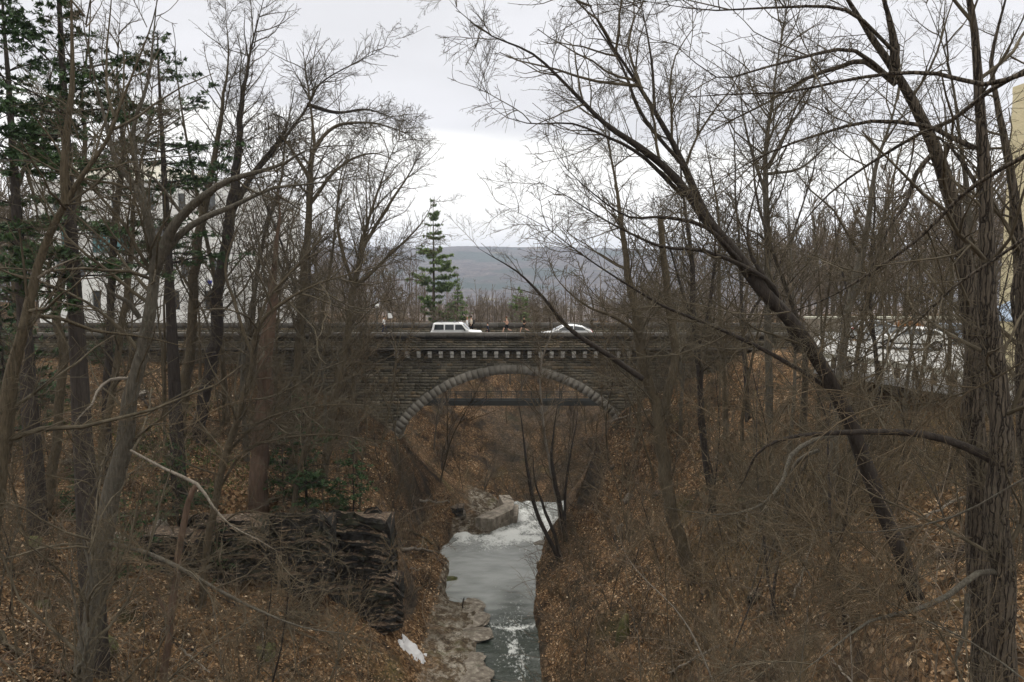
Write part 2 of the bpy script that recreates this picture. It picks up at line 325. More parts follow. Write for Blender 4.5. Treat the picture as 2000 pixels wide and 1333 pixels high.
# ------------------------------------------------------------------ the lie of the land
ST = [
 (-300, [(-60, 19), (-30, 17), (-14, 12), (-5, 4), (-1.8, 1.4), (1.5, 1.4), (4, 7), (8, 14.5), (11, 17.5), (20, 19), (60, 20)]),
 (-5, [(-60, 18), (-30, 16), (-14, 12), (-5, 4), (-1.8, 1.4), (1.5, 1.4), (4, 7), (8, 14.5), (11, 17.5), (20, 19), (60, 20)]),
 (16, [(-60, 17.5), (-20, 15), (-13, 12), (-8, 7.5), (-4, 3), (-1.8, 1.4), (1.5, 1.4), (3, 5), (5.5, 9.5), (8, 15), (9.5, 18), (16, 19), (60, 20.2)]),
 (22, [(-60, 17), (-24, 15), (-16, 13), (-10, 8), (-5, 3.4), (-1.8, 1.4), (1.5, 1.4), (3, 5), (6, 9.3), (8.5, 14), (11, 17.3), (18, 19), (60, 20.3)]),
 (30, [(-60, 17), (-26, 14.5), (-18, 11.8), (-12, 8), (-6, 3.6), (-4.5, 2.7), (-1.8, 1.5), (1.5, 1.5), (2.5, 3), (6, 7.5), (10, 12.5), (14, 16.5), (18, 19), (22, 20.1), (60, 20.4)]),
 (36, [(-60, 17), (-26, 14.2), (-20, 12.2), (-12.4, 8.4), (-7, 4.4), (-5, 2.9), (-3.4, 2.45), (-2.0, 2.25), (-1.75, 1.4), (1.5, 1.4), (1.9, 2.6), (6, 7.0), (10, 11.5), (14, 15.5), (18, 18.8), (21, 20.2), (60, 20.4)]),
 (41.8, [(-60, 17), (-26, 14), (-20, 12), (-12.4, 8.5), (-7.5, 5), (-5.6, 3.1), (-4, 2.55), (-2.2, 2.3), (-1.85, 1.4), (1.5, 1.4), (1.9, 2.7), (6, 6.8), (9.5, 10), (14, 14.5), (18, 18.4), (21, 20.3), (60, 20.4)]),
 (43.2, [(-60, 17), (-30, 14.6), (-22, 13.2), (-12.4, 11.4), (-8.6, 10.6), (-7.5, 9.9), (-6.8, 4.1), (-5.5, 3.0), (-4, 2.5), (-2.2, 2.3), (-1.9, 1.4), (1.5, 1.4), (1.9, 2.7), (6, 6.7), (10, 10.2), (14, 14.2), (18, 18.3), (21, 20.3), (60, 20.4)]),
 (50, [(-60, 17.3), (-30, 15.5), (-20, 13.5), (-12, 12), (-9.3, 10.4), (-7.8, 5.8), (-6, 3), (-4.4, 2.35), (-2.5, 2.2), (-2.0, 1.4), (1.3, 1.4), (1.8, 2.8), (6, 6.3), (10, 10.3), (14, 13.8), (20, 19), (24, 20.3), (60, 20.4)]),
 (54, [(-60, 17.8), (-30, 16), (-20, 14), (-12, 11.6), (-9.3, 8), (-7.8, 4.5), (-5.2, 2.5), (-4.7, 1.4), (1.6, 1.4), (2.1, 2.8), (6, 6.0), (10, 10), (14, 13.8), (20, 18.6), (25, 20.3), (60, 20.4)]),
 (60, [(-60, 18.9), (-30, 17.3), (-20, 14.8), (-13, 11.5), (-10.3, 11.0), (-8.6, 7.4), (-7.6, 3.8), (-6.2, 2.4), (-5.7, 1.4), (2.2, 1.4), (2.7, 2.4), (5.2, 6.2), (7.2, 11.4), (9.2, 14.2), (13, 16), (22, 19), (60, 20.3)]),
 (64, [(-60, 19), (-22, 17.3), (-14, 14), (-10.3, 11.4), (-8.6, 8.2), (-7.6, 4.6), (-5.9, 2.6), (-5.2, 1.0), (2.5, 1.0), (3.0, 2.2), (5.6, 5.6), (7.6, 10.4), (9.6, 13.2), (15, 15), (24, 19), (60, 20)]),
 (68, [(-60, 19), (-22, 17.3), (-14, 13), (-10.3, 9.0), (-7.0, 5.0), (-4.4, 3.0), (-1.6, 1.8), (-1.2, .5), (4.6, .5), (5.2, 2.2), (7, 4.6), (10, 9.8), (15, 15), (24, 19), (60, 20)]),
 (76, [(-60, 19), (-22, 17), (-14, 12), (-10, 7), (-5.5, 3.4), (-1.6, 1.8), (-.8, .3), (5.2, .3), (6.0, 2.0), (8, 5), (11, 10), (15, 15), (24, 18), (60, 19)]),
 (80, [(-60, 19), (-30, 17), (-18, 10), (-9, 2), (-4, -6), (8, -6), (14, 2), (24, 10), (40, 18), (60, 19)]),
 (92, [(-60, 19), (-30, 16), (-15, 7), (-7, 0), (0, -4), (7, -4), (16, 4), (30, 14), (60, 19)]),
 (104, [(-60, 19), (-30, 16), (-12, 9), (-5, 5), (3, 1.5), (10, 4), (20, 10), (60, 18)]),
 (118, [(-60, 19), (-30, 17), (-10, 12.5), (0, 9.5), (12, 9.5), (22, 13), (60, 17)]),
 (135, [(-60, 19), (-20, 16), (0, 13), (20, 13.5), (60, 17)]),
 (160, [(-60, 17), (0, 13), (60, 15)]),
 (320, [(-60, -5), (0, -8), (60, -5)]),
 (700, [(-60, -58), (0, -60), (60, -58)]),
 (9000, [(-60, -60), (0, -60), (60, -60)]),
]
ST_Y = np.array([s[0] for s in ST], float)
def H0(x, y):
    x = np.asarray(x, float); y = np.asarray(y, float); x, y = np.broadcast_arrays(x, y)
    xe = x + 0.35 * fbm(x * .25 + 5, y * .25, 11, 2) * (np.abs(x) > 5) * np.where(y < 62, 1, 0)
    Z = np.stack([np.interp(xe, [p[0] for p in s[1]], [p[1] for p in s[1]]) for s in ST])
    i = np.clip(np.searchsorted(ST_Y, y, side='right') - 1, 0, len(ST) - 2)
    t = np.clip((y - ST_Y[i]) / (ST_Y[i + 1] - ST_Y[i]), 0, 1)
    a = np.take_along_axis(Z, i[None], 0)[0]; b = np.take_along_axis(Z, i[None] + 1, 0)[0]
    return a * (1 - t) + b * t
def chan(x, y):
    """0 in and beside the stream, 1 on the open banks"""
    return np.clip((np.maximum(-x - 4.0, x - 1.9) - 0.2) / 1.5, 0, 1)
def H(x, y):
    x = np.asarray(x, float); y = np.asarray(y, float); z = H0(x, y); c = chan(x, y)
    far = np.clip((np.abs(x) - 60) / 100, 0, 1)
    z = z + c * (0.8 * fbm(x * .12, y * .12, 1, 3) + 0.55 * fbm(x * .5, y * .5, 2, 4) + .16 * fbm(x * 2.1, y * 2.1, 3, 2)) * np.where(y > 60, np.where(y < 76, .25, 1), 1)
    z = z + (1 - c) * (0.16 * fbm(x * 1.3, y * 1.3, 5, 3) + .30 * (np.abs(fbm(x * .9 + 3, y * .7, 6, 3)) - .25) + .10 * np.round(2.5 * fbm(x * .7 + 8, y * .5, 7, 3))) * (H0(x, y) > 1.45)
    d = H0(x + .5, y) - H0(x - .5, y); d2 = H0(x, y + .5) - H0(x, y - .5); st = np.clip((np.hypot(d, d2) - 1.5) / 1.5, 0, 1)
    z = z + st * 0.5 * fbm(x * 1.2, y * 1.2, 9, 4)
    return z
def steepness(x, y):
    d = H0(x + .5, y) - H0(x - .5, y); d2 = H0(x, y + .5) - H0(x, y - .5); return np.clip((np.hypot(d, d2) - 1.35) / .8, 0, 1)
def hit(px, py, y0=6, y1=160):
    """where the line of sight through a pixel meets the ground"""
    Y = np.arange(y0, y1, .2); P = np.array([W(px, py, y) for y in Y]); below = P[:, 2] < H(P[:, 0], P[:, 1])
    i = int(np.argmax(below)) if below.any() else len(Y) - 1
    return float(Y[i])

def axis_pts(dense0, dense1, step, lo, hi, g):
    a = list(np.arange(dense0, dense1 + 1e-6, step)); s = step
    while a[-1] < hi: s *= g; a.append(a[-1] + s)
    s = step; b = []; q = dense0
    while q > lo: s *= g; q -= s; b.append(q)
    return np.array(b[::-1] + a)
gx = axis_pts(-26, 26, .3, -6000, 6000, 1.075); gy = axis_pts(14, 80, .3, -200, 7000, 1.05)
GX, GY = np.meshgrid(gx, gy); Z = H(GX, GY)
V = np.stack([GX.ravel(), GY.ravel(), Z.ravel()], 1); nx = len(gx); ny = len(gy)
i = (np.arange(ny - 1)[:, None] * nx + np.arange(nx - 1)[None]).ravel(); F = np.stack([i, i + 1, i + nx + 1, i + nx], 1)
me = np_mesh('ground', V, F, M['ground'], True)
st = np.where(V[:, 1] > 78, np.clip(1.3 * fbm(V[:, 0] * .12, V[:, 1] * .12, 27, 4), 0, 1), 0) + steepness(V[:, 0], V[:, 1]) * np.clip(.55 + .9 * fbm(V[:, 0] * .5, V[:, 1] * .5, 21, 3), 0, 1)
sh = np.clip(1.4 - (V[:, 2] - 2.35) * 1.6 + .8 * fbm(V[:, 0] * .8, V[:, 1] * .8, 22, 3), 0, 1) * (V[:, 1] < 76) * (V[:, 1] > 20) * (V[:, 0] < .3) * (V[:, 0] > -5.4)
for nm, arr in (('steep', st), ('shelf', sh)):
    a = me.attributes.new(nm, 'FLOAT', 'POINT'); a.data.foreach_set('value', arr.astype(np.float32))
tag(link('ground', me), kind='structure')

# far hill across the valley
hx = np.arange(-5200, 5201, 24.0); hy = np.concatenate([np.arange(1500, 3700, 22.0), np.arange(3700, 5200, 120.0)])
HX, HY = np.meshgrid(hx, hy)
ridge = 110 + 9 * fbm(hx * .0009 + 3.3, hx * 0, 31, 4) + 5 * fbm(hx * .004, hx * 0, 33, 3)
ridge = ridge + np.interp(hx, [-5200, -1500, -700, -400, -250, 300, 700, 1600, 5200], [30, 4, -2, -4, 4, 3, -8, -12, -25])
prof = np.interp(HY, [1500, 1700, 2300, 3100, 3500, 5200], [0, .05, .38, .9, 1.0, 1.02])
HZ = -62 + prof * (ridge[None] + 62) + 22 * fbm(HX * .0022, HY * .0022, 37, 4) * np.clip((HY - 1600) / 500, 0, 1) * np.clip((3500 - HY) / 900, 0, 1) + 6 * vnoise(HX * .045, HY * .045, 41) * np.clip((HY - 1600) / 200, 0, 1)
i = (np.arange(len(hy) - 1)[:, None] * len(hx) + np.arange(len(hx) - 1)[None]).ravel()
tag(link('hills', np_mesh('hills', np.stack([HX.ravel(), HY.ravel(), HZ.ravel()], 1), np.stack([i, i + 1, i + len(hx) + 1, i + len(hx)], 1), M['hill'], True)), kind='structure')

# ------------------------------------------------------------------ stream water
wx = np.arange(-7.5, 8, .14); wy = np.concatenate([np.arange(20, 38, .6), np.arange(38, 78.4, .14)]); WX, WY = np.meshgrid(wx, wy)
lvl = np.interp(WY, [0, 46.6, 47.2, 61.5, 62.2, 65, 66, 69, 70.5, 76.6, 77.2, 78.4], [2.12, 2.12, 2.0, 2.0, 1.9, 1.78, 1.6, 1.45, 1.25, 1.1, .6, -5])
rap = np.clip((WY - 59.6) / 3, 0, 1)
near = np.clip((49 - WY) / 3, 0, 1)
rip = np.clip(1.3 - np.abs(WX - .1 + (WY - 50) * .03) / 1.3, 0, 1) * np.clip((55.5 - WY) / 4, 0, 1)
rapn = fbm(WX * .9, WY * .55, 51, 4)
WZ = lvl + rap * .20 * rapn + .05 * fbm(WX * 2, WY * 1.4, 52, 3) * (rap + .7 * near + .22 * rip) + .03 * fbm(WX * .9, WY * 2.6, 53, 4)
lip = np.exp(-((WY - 46.7 - .5 * np.abs(WX)) / .35) ** 2)
weir = np.exp(-((WY - 65.6 - .15 * WX) / .9) ** 2)
foam = np.clip(.16 * fbm(WX * .8, WY * .35, 58, 4) + rap * (.42 + .85 * rapn + .35 * weir) + .35 * lip + near * (.18 + .5 * fbm(WX * 1.1 + 3, WY * .7, 55, 3)) * np.exp(-((WX - .2) / .7) ** 2) + .16 * rip, 0, 1)
silt_sheen = np.clip(.12 + .80 * np.clip((WY - 46) / 9, 0, 1) - .25 * rip + .35 * fbm(WX * .7, WY * 2.0, 59, 4), 0, 1)  # silt and painted sky sheen: pale streaks on the calm reach, dark nearer
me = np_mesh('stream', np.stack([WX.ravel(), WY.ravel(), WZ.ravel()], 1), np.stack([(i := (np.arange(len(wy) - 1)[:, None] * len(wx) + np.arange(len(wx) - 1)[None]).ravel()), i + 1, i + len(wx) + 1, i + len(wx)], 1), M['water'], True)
for nm, arr in (('foam', foam), ('silt_sheen', silt_sheen), ('rough', np.clip(.42 + .5 * rap + .4 * rip + .5 * near, 0, 1))):
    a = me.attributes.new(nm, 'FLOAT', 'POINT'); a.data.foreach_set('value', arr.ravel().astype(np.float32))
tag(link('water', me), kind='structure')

# ------------------------------------------------------------------ the stone arch bridge
BY0, BY1 = 64.0, 75.0                       # near and far faces
def zpx(py, Y=BY0): return float(W(1000, py, Y)[2])
SCL = FPX / (BY0 / cT)                      # roughly px per metre on the near face
AX = float(W(1000, 700, BY0)[0]); ZC = zpx(731); RAD = 11.85; AZ = ZC - RAD; RING = .80
Z_COP = zpx(650); Z_COPB = zpx(661); Z_PAR = zpx(679); Z_LEDGE = zpx(684.5); Z_CORB = zpx(697.5)
Z_DECK = Z_COP - 1.15
XL, XR = -48.0, 30.0
bridge = empty('stone_bridge', (0, BY0, Z_DECK)); tag(bridge, 'grey stone arch bridge spanning the creek gorge with a walled road on top', 'bridge')
def bl(o): o.matrix_parent_inverse = Matrix.Translation((0, -BY0, -Z_DECK)); return o
def zarch(x, r=RAD):
    d = np.abs(x - AX); return np.where(d < r, AZ + np.sqrt(np.maximum(r * r - d * d, 0)), -1e9)
ZB = 1.0
xs = np.unique(np.concatenate([np.arange(XL, XR + .01, .5), np.linspace(AX - RAD, AX + RAD, 97)]))
zb = np.maximum(zarch(xs), ZB); zt = Z_LEDGE
Vb = []; Fb = []
for k, x in enumerate(xs):
    Vb += [(x, BY0 + .012, zb[k]), (x, BY0 + .012, zt), (x, BY1 - .06, zt), (x, BY1 - .06, zb[k])]
for k in range(len(xs) - 1):
    a = 4 * k; b = a + 4
    Fb += [(a, b, b + 1, a + 1), (a + 1, b + 1, b + 2, a + 2), (a + 2, b + 2, b + 3, a + 3), (a + 3, b + 3, b, a)]
bl(link('masonry_core', np_mesh('masonry_core', Vb, Fb, M['mortar'], tone=np.full(len(Vb), .4)), bridge))
# parapet cores, near and far, each with both faces dressed
for yn, yy in ((0, BY0 - .28), (1, BY1 - .32)):
    b = MB(); b.box(XL, XR, yy - (.135 if yn == 0 else -.06), yy + .54, Z_LEDGE - .02, Z_COPB - .005, .4); bl(b.build('parapet_core', M['mortar'], bridge))
# unit stones with uneven faces
stone_me = []
for k in range(14):
    V = CUBE_V.copy(); V += rng.normal(0, .022, V.shape) * [1, 1, 1.2]; stone_me.append(np_mesh('stone', V, CUBE_F, M['stone'], tone=np.full(8, [.05, .2, .3, .4, .5, .15, .62, .25, .35, .75, .45, .1, .88, .28][k])))
stones = []                                   # (x0,x1,y0,y1,z0,z1)
def course(x0, x1, z0, z1, yf, depth, lmin, lmax, toward=-1):
    x = x0
    while x < x1 - .08:
        L = min(rng.uniform(lmin, lmax), x1 - x)
        if x1 - (x + L) < .15: L = x1 - x
        pr = rng.uniform(.005, .05); g = .017
        ya, yb = (yf - pr, yf + depth) if toward < 0 else (yf - depth, yf + pr)
        stones.append((x + g, x + L - g, ya, yb, z0 + g, z1 - g)); x += L
# parapet, near face and the inside of the far one
for (yf, tw) in ((BY0 - .24, -1), (BY1 - .28, -1)):
    n = 4; hz = (Z_COPB - Z_PAR) / n; z = Z_PAR
    for c in range(n):
        course(XL, XR, z, z + hz, yf - (.2 if yf < BY0 + 1 else 0), .34, .35, 1.15, tw); z += hz
# road level walls below: from ledge to ground, with the arch ring left free
z = Z_LEDGE
while z > 6:
    hz = rng.uniform(.17, .32); z1 = z; z0 = z - hz; z = z0
    xe = max((RAD + RING) ** 2 - max(z0 - AZ, 0) ** 2, 0) ** .5
    if z0 > AZ + RAD + RING or xe < .1: course(XL, XR, z0, z1, BY0 + .0, .14, .3, 1.1)
    else:
        course(XL, AX - xe - .01, z0, z1, BY0, .14, .3, 1.1); course(AX + xe + .01, XR, z0, z1, BY0, .14, .3, 1.1)
# nearest-to-the-eye stones are parts, the rest one part
vis = [s for s in stones if s[2] < BY0 + 1 and s[4] > 11]
vis.sort(key=lambda s: (abs((s[0] + s[1]) / 2 - AX) / 11) ** 2 + (max(0, Z_COPB - s[5]) / 5.5) ** 2 - (s[1] - s[0]) * .15)
single = set(id(s) for s in vis[:298]); rest = [s for s in stones if id(s) not in single]
for s in vis[:298]:
    o = link('stone', random.choice(stone_me), bridge); o.location = ((s[0] + s[1]) / 2, (s[2] + s[3]) / 2 - BY0, (s[4] + s[5]) / 2 - Z_DECK); o.scale = (s[1] - s[0], s[3] - s[2], s[5] - s[4])
R = np.array(rest); n = len(R)
V = CUBE_V[None] * np.stack([R[:, 1] - R[:, 0], R[:, 3] - R[:, 2], R[:, 5] - R[:, 4]], 1)[:, None] * (1 + rng.normal(0, .02, (n, 8, 3))) + np.stack([(R[:, 0] + R[:, 1]) / 2, (R[:, 2] + R[:, 3]) / 2, (R[:, 4] + R[:, 5]) / 2], 1)[:, None]
F = (CUBE_F[None] + np.arange(n)[:, None, None] * 8).reshape(-1, 4)
o = bl(link('stonework', np_mesh('stonework', V.reshape(-1, 3), F, M['stone'], tone=np.repeat(rng.beta(1.6, 2.6, n), 8)), bridge)); tag(o, kind='stuff')
# voussoirs
NV = 64; a0 = math.radians(14); base_vs = []
amax = math.pi - a0; da = (amax - a0) / NV
for k in range(NV):
    t0 = a0 + k * da + .0004; t1 = a0 + (k + 1) * da - .0004; r0 = RAD - .0; r1 = RAD + RING + rng.uniform(-.03, .03); y0 = BY0 - rng.uniform(.035, .045); y1 = BY0 + .55
    V = []
    for yy in (y0, y1):
        for (r, tt) in ((r0, t0), (r1, t0), (r1, t1), (r0, t1)): V.append((AX + r * math.cos(tt), yy - BY0, AZ + r * math.sin(tt) - Z_DECK))
    F = [(0, 3, 2, 1), (4, 5, 6, 7), (0, 1, 5, 4), (1, 2, 6, 5), (2, 3, 7, 6), (3, 0, 4, 7)]
    V = np.array(V) + rng.normal(0, .003, (8, 3))
    link('voussoir', np_mesh('voussoir', V, F, M['voussoir'], tone=np.full(8, rng.uniform(0, 1))), bridge)
# coping slabs on both parapets
cs = np_mesh('coping_stone', CUBE_V, CUBE_F, M['coping'], tone=np.full(8, .4)); cs2 = np_mesh('coping_stone', CUBE_V, CUBE_F, M['coping'], tone=np.full(8, .9))
for yy in (BY0 - .03, BY1 - .05):
    x = XL
    while x < XR - .3:
        L = min(rng.uniform(1.3, 2.1), XR - x)
        o = link('coping_stone', cs if rng.random() < .6 else cs2, bridge); o.location = (x + L / 2, yy - BY0 - (.1 if yy < BY0 + 1 else 0) + rng.normal(0, .008), (Z_COP + Z_COPB) / 2 - Z_DECK); o.scale = (L - .02, .9 if yy < BY0 + 1 else .66, Z_COP - Z_COPB); x += L
# projecting ledge under the parapet and its corbels
x = XL
while x < XR - .3:
    L = min(rng.uniform(1.5, 2.4), XR - x)
    o = link('ledge_stone', cs2 if rng.random() < .5 else cs, bridge); o.location = (x + L / 2, -.22, (Z_PAR + Z_LEDGE) / 2 - Z_DECK); o.scale = (L - .015, .86, Z_PAR - Z_LEDGE - .01); x += L
xc0 = float(W(776, 690, BY0)[0]); dxc = float(W(797.5, 690, BY0)[0]) - xc0
b = MB(); ch = Z_LEDGE - Z_CORB
b.box(-.17, .17, -.60, .1, -ch * .50, -.005, .9); b.box(-.155, .155, -.52, .1, -ch * 1.02, -ch * .54, .7)
corb = b.build('corbel', M['corbel'], bridge); cme = corb.data; corb.location = (xc0, 0, Z_LEDGE - Z_DECK)
for k in range(1, 22):
    o = link('corbel', cme, bridge); o.location = (xc0 + k * dxc, 0, Z_LEDGE - Z_DECK)

# road and pavements on the deck
def sheet(name, x0, x1, y0, y1, z, mat_, h=0.0):
    b = MB()
    if h: b.box(x0, x1, y0, y1, z - h, z)
    else: b.add([(x0, y0, z), (x1, y0, z), (x1, y1, z), (x0, y1, z)], [(0, 1, 2, 3)])
    return b.build(name, mat_)
tag(sheet('road', -220, 160, BY0 + .8, BY1 - 2.6, Z_DECK + .004, M['asphalt']), kind='structure')
tag(sheet('pavement', -220, 160, BY1 - 2.6, BY1 - .36, Z_DECK + .14, M['pavement'], .4), kind='structure')
tag(sheet('pavement', -220, 160, BY0 + .3, BY0 + .8, Z_DECK + .14, M['pavement'], .4), kind='structure')
for yy in (68.3, 68.55):
    tag(sheet('road_marking', -120, 90, yy, yy + .1, Z_DECK + .008, mat('yellow road paint', (.55, .38, .05), .7)), kind='structure')

# footbridge far down the gorge, seen through the arch
FBY = 97.0; fb = empty('footbridge', (0, FBY, zpx(790, FBY))); tag(fb, 'dark narrow footbridge crossing the gorge behind the stone arch', 'footbridge')
zd = zpx(791, FBY); zr = zpx(775, FBY); x0 = float(W(800, 780, FBY)[0]); x1 = float(W(1225, 780, FBY)[0])
def fbl(o): o.matrix_parent_inverse = Matrix.Translation((0, -FBY, -zd)); fb.location = (0, FBY, zd); return o
b = MB(); b.box(x0, x1, FBY - .7, FBY - .55, zd, zd + .75); b.box(x0, x1, FBY + .55, FBY + .7, zd, zd + .75); fbl(b.build('girder', M['steel'], fb))
b = MB(); b.box(x0, x1, FBY - .54, FBY + .54, zd + .3, zd + .42); fbl(b.build('deck', M['steel'], fb))
for yy in (FBY - .62, FBY + .62):
    b = MB(); b.box(x0, x1, yy - .03, yy + .03, zd + 1.65, zd + 1.72); b.box(x0, x1, yy - .02, yy + .02, zd + 1.2, zd + 1.24); fbl(b.build('handrail', M['steel'], fb))
b = MB(); b.box(-.03, .03, -.03, .03, 0, .97); pm = b.build('rail_post', M['steel'], fb); pm.location = (x0 + .2, -.62, .75)
k = 1
while x0 + .2 + k * 2 < x1:
    for yy in (-.62, .62):
        o = link('rail_post', pm.data, fb); o.location = (x0 + .2 + k * 2, yy, .75)
    k += 1

# concrete flume wall at the weir
def poly_at(pts): return pts
fw = empty('concrete_flume_wall', (0, 0, 0)); p = [W(945, 1016, 66.0), W(1000, 966, 74.5)]
base = W(975, 1000, 70)
fw.location = (base[0], base[1], 1.0); tag(fw, 'bent pale concrete flume wall at the edge of the rapids below the arch', 'retaining wall')
def P2(px, py, z):
    d = (W(px, py, 10) - CAM); s = (z - CAM[2]) / d[2]; q = CAM + d * s; return (q[0] - fw.location[0], q[1] - fw.location[1])
zt = 2.75
b = MB(); poly = [P2(928, 1012, zt), P2(963, 1014, zt), P2(1003, 994, zt), P2(1004, 978, zt), P2(995, 967, zt), P2(974, 967, zt), P2(984, 985, zt)]
b.prism(poly[::-1], -2.4, zt - 1.0, axis='z'); b.build('wall', M['concrete'], fw, bevel=.03)
zt = 2.0; b = MB(); poly = [P2(964, 1020, zt), P2(978, 1023, zt), P2(1010, 1007, zt), P2(1013, 986, zt), P2(1005, 984, zt), P2(1002, 1000, zt)]
b.prism(poly[::-1], -2.4, zt - 1.0, axis='z'); b.build('step', M['concrete'], fw, bevel=.03)
# old masonry abutment left of the flume
b = MB(); q = W(850, 985, 66)
for r in range(9):
    for c in range(7):
        b.box(-1.6 + c * .55, -1.6 + c * .55 + .5, -.3 + rng.uniform(0, .25), 1.2, r * .26, r * .26 + .23, rng.random(), .03)
o = b.build('stone_abutment', M['shale']); o.location = (q[0] + .3, 67, 1.3); tag(o, 'low dark block wall on the left bank beside the rapids', 'wall')

# ------------------------------------------------------------------ trees
def catmull(pts, step):
    """smooth resampling of a traced polyline; the last column(s) ride along (radius)"""
    P = np.asarray(pts, float)
    if len(P) < 2: return P
    Q = np.vstack([2 * P[0] - P[1], P, 2 * P[-1] - P[-2]]); out = []
    for i in range(1, len(Q) - 2):
        L = np.linalg.norm(Q[i + 1][:3] - Q[i][:3]); n = max(2, int(L / step)); t = np.linspace(0, 1, n, endpoint=False)[:, None]
        a, b, c, d = Q[i - 1], Q[i], Q[i + 1], Q[i + 2]
        out.append(.5 * ((2 * b) + (-a + c) * t + (2 * a - 5 * b + 4 * c - d) * t ** 2 + (-a + 3 * b - 3 * c + d) * t ** 3))
    out.append(P[-1:]); O = np.vstack(out); O[:, 3] = np.maximum(O[:, 3], .004); return O
def grow(P, R, g, dens, tmin, ang, lenf, lmax, K, up, wig, rfac=.6, tmax=1.0, lmin=.15, flat=0.0):
    """side shoots of all given polylines at once. dens: shoots per metre; lenf: length as a share of what is left of the parent"""
    n, Kp, _ = P.shape
    seg = np.linalg.norm(np.diff(P, axis=1), axis=2); L = seg.sum(1)
    cnt = np.maximum(1, g.poisson(np.maximum(L * (tmax - tmin) * dens, .3))) * (L > lmin * 1.5)
    idx = np.repeat(np.arange(n), cnt)
    if len(idx) == 0: return np.zeros((0, K, 3)), np.zeros((0, K))
    u = g.uniform(tmin, tmax, len(idx)); f = u * (Kp - 1); i0 = np.minimum(f.astype(int), Kp - 2); fr = (f - i0)[:, None]
    A = P[idx, i0]; B = P[idx, i0 + 1]; p = A * (1 - fr) + B * fr; T = B - A; T /= np.linalg.norm(T, axis=1, keepdims=True) + 1e-9
    r0 = R[idx, i0] * (1 - fr[:, 0]) + R[idx, i0 + 1] * fr[:, 0]
    q = g.normal(size=(len(idx), 3)); 
    if flat: q[:, 2] *= (1 - flat)
    q -= (q * T).sum(1, keepdims=True) * T; q /= np.linalg.norm(q, axis=1, keepdims=True) + 1e-9
    a = g.normal(ang, ang * .25, len(idx))[:, None]; d = np.cos(a) * T + np.sin(a) * q
    ln = np.minimum(L[idx] * (1.15 - u) * lenf, lmax) * g.uniform(.45, 1.15, len(idx)); ln = np.maximum(ln, lmin)
    out = np.zeros((len(idx), K, 3)); out[:, 0] = p; st = (ln / (K - 1))[:, None]
    for k in range(1, K):
        d = d + g.normal(0, wig, d.shape); d[:, 2] += up
        if flat: d[:, 2] *= (1 - flat * .5)
        d /= np.linalg.norm(d, axis=1, keepdims=True) + 1e-9; p = p + d * st; out[:, k] = p
    rr = np.minimum(r0 * rfac, .011 * ln + .004); taper = np.linspace(1, .28, K)[None]
    return out, rr[:, None] * taper
def crown_arrays(levels):
    Vs = []; Fs = []; n = 0
    for P, R, s in levels:
        if len(P) == 0: continue
        V, F = tubes(P, R, s); Vs.append(V); Fs.append(F + n); n += len(V)
    return np.concatenate(Vs), np.concatenate(Fs)
def stack_stems(stems, K=14):
    """resample stems to the same number of points so shoots can grow from all of them at once"""
    P = []; R = []
    for S in stems:
        d = np.concatenate([[0], np.cumsum(np.linalg.norm(np.diff(S[:, :3], axis=0), axis=1))]); t = np.linspace(0, d[-1], K)
        P.append(np.stack([np.interp(t, d, S[:, c]) for c in range(3)], 1)); R.append(np.interp(t, d, S[:, 3]))
    return np.array(P), np.array(R)
TRIS = [0]; SPRAY = {}
def sprays(key, twigm, lw, seed, n2=7.0):
    """four shared branch meshes, each a leaning leader full of fine twigs, one metre long along x"""
    if key in SPRAY: return SPRAY[key]
    out = []
    for v in range(5):
        g = np.random.default_rng(seed + v); K = 8; A = np.zeros((1, K, 3)); p = np.zeros(3); d = np.array([1, 0, .0])
        for k in range(K):
            A[0, k] = p; d = d + g.normal(0, .13, 3) + [0, 0, .03]; d /= np.linalg.norm(d); p = p + d / (K - 1)
        R = lw * np.linspace(1.9, .7, K)[None]; P2, R2 = grow(A, R, g, 13, .08, .75, .62, .5, 5, .015, .17, .7, lmin=.1); P3, R3 = grow(P2, R2, g, 13, .1, .75, .65, .28, 3, .01, .2, .8, lmin=.05); P4, R4 = grow(P3, R3, g, 11, .2, .7, .7, .12, 2, 0, .2, .8, lmin=.03)
        V, F = crown_arrays([(A, R, 4), (P2, np.full(R2.shape, lw) * np.linspace(1, .6, 5), 3), (P3, np.full(R3.shape, lw * .62), 3), (P4, np.full(R4.shape, lw * .45), 3)]); TRIS[0] += 2 * len(F); out.append(np_mesh('branch', V, F, M[twigm], True))
    SPRAY[key] = out; return out
def add_sprays(root, P0, R0, off, g, n, key, meshes, tmin, l0, l1, maxr=.5):
    n_, K, _ = P0.shape; L = np.linalg.norm(np.diff(P0, axis=1), axis=2).sum(1); pr = L / L.sum()
    for _ in range(n):
        s = g.choice(n_, p=pr); u = g.uniform(tmin if s == 0 else .2, 1.0) * (K - 1); i = min(int(u), K - 2); p = P0[s, i] + (P0[s, i + 1] - P0[s, i]) * (u - i); T = P0[s, i + 1] - P0[s, i]; T /= np.linalg.norm(T) + 1e-9
        q = g.normal(size=3); q -= q.dot(T) * T; q /= np.linalg.norm(q); a = abs(g.normal(.8, .25)); d = math.cos(a) * T + math.sin(a) * q; d[2] += .12
        o = link('branch', meshes[int(g.integers(0, len(meshes)))], root); o.location = p - off; o.rotation_mode = 'QUATERNION'
        from mathutils import Quaternion
        o.rotation_quaternion = Vector(d).to_track_quat('X', 'Z') @ Quaternion((1, 0, 0), g.uniform(0, 6.28)); sc = g.uniform(l0, l1) * (1.15 - .5 * u / (K - 1)); o.scale = (sc, sc, sc)
GIRTH = .74
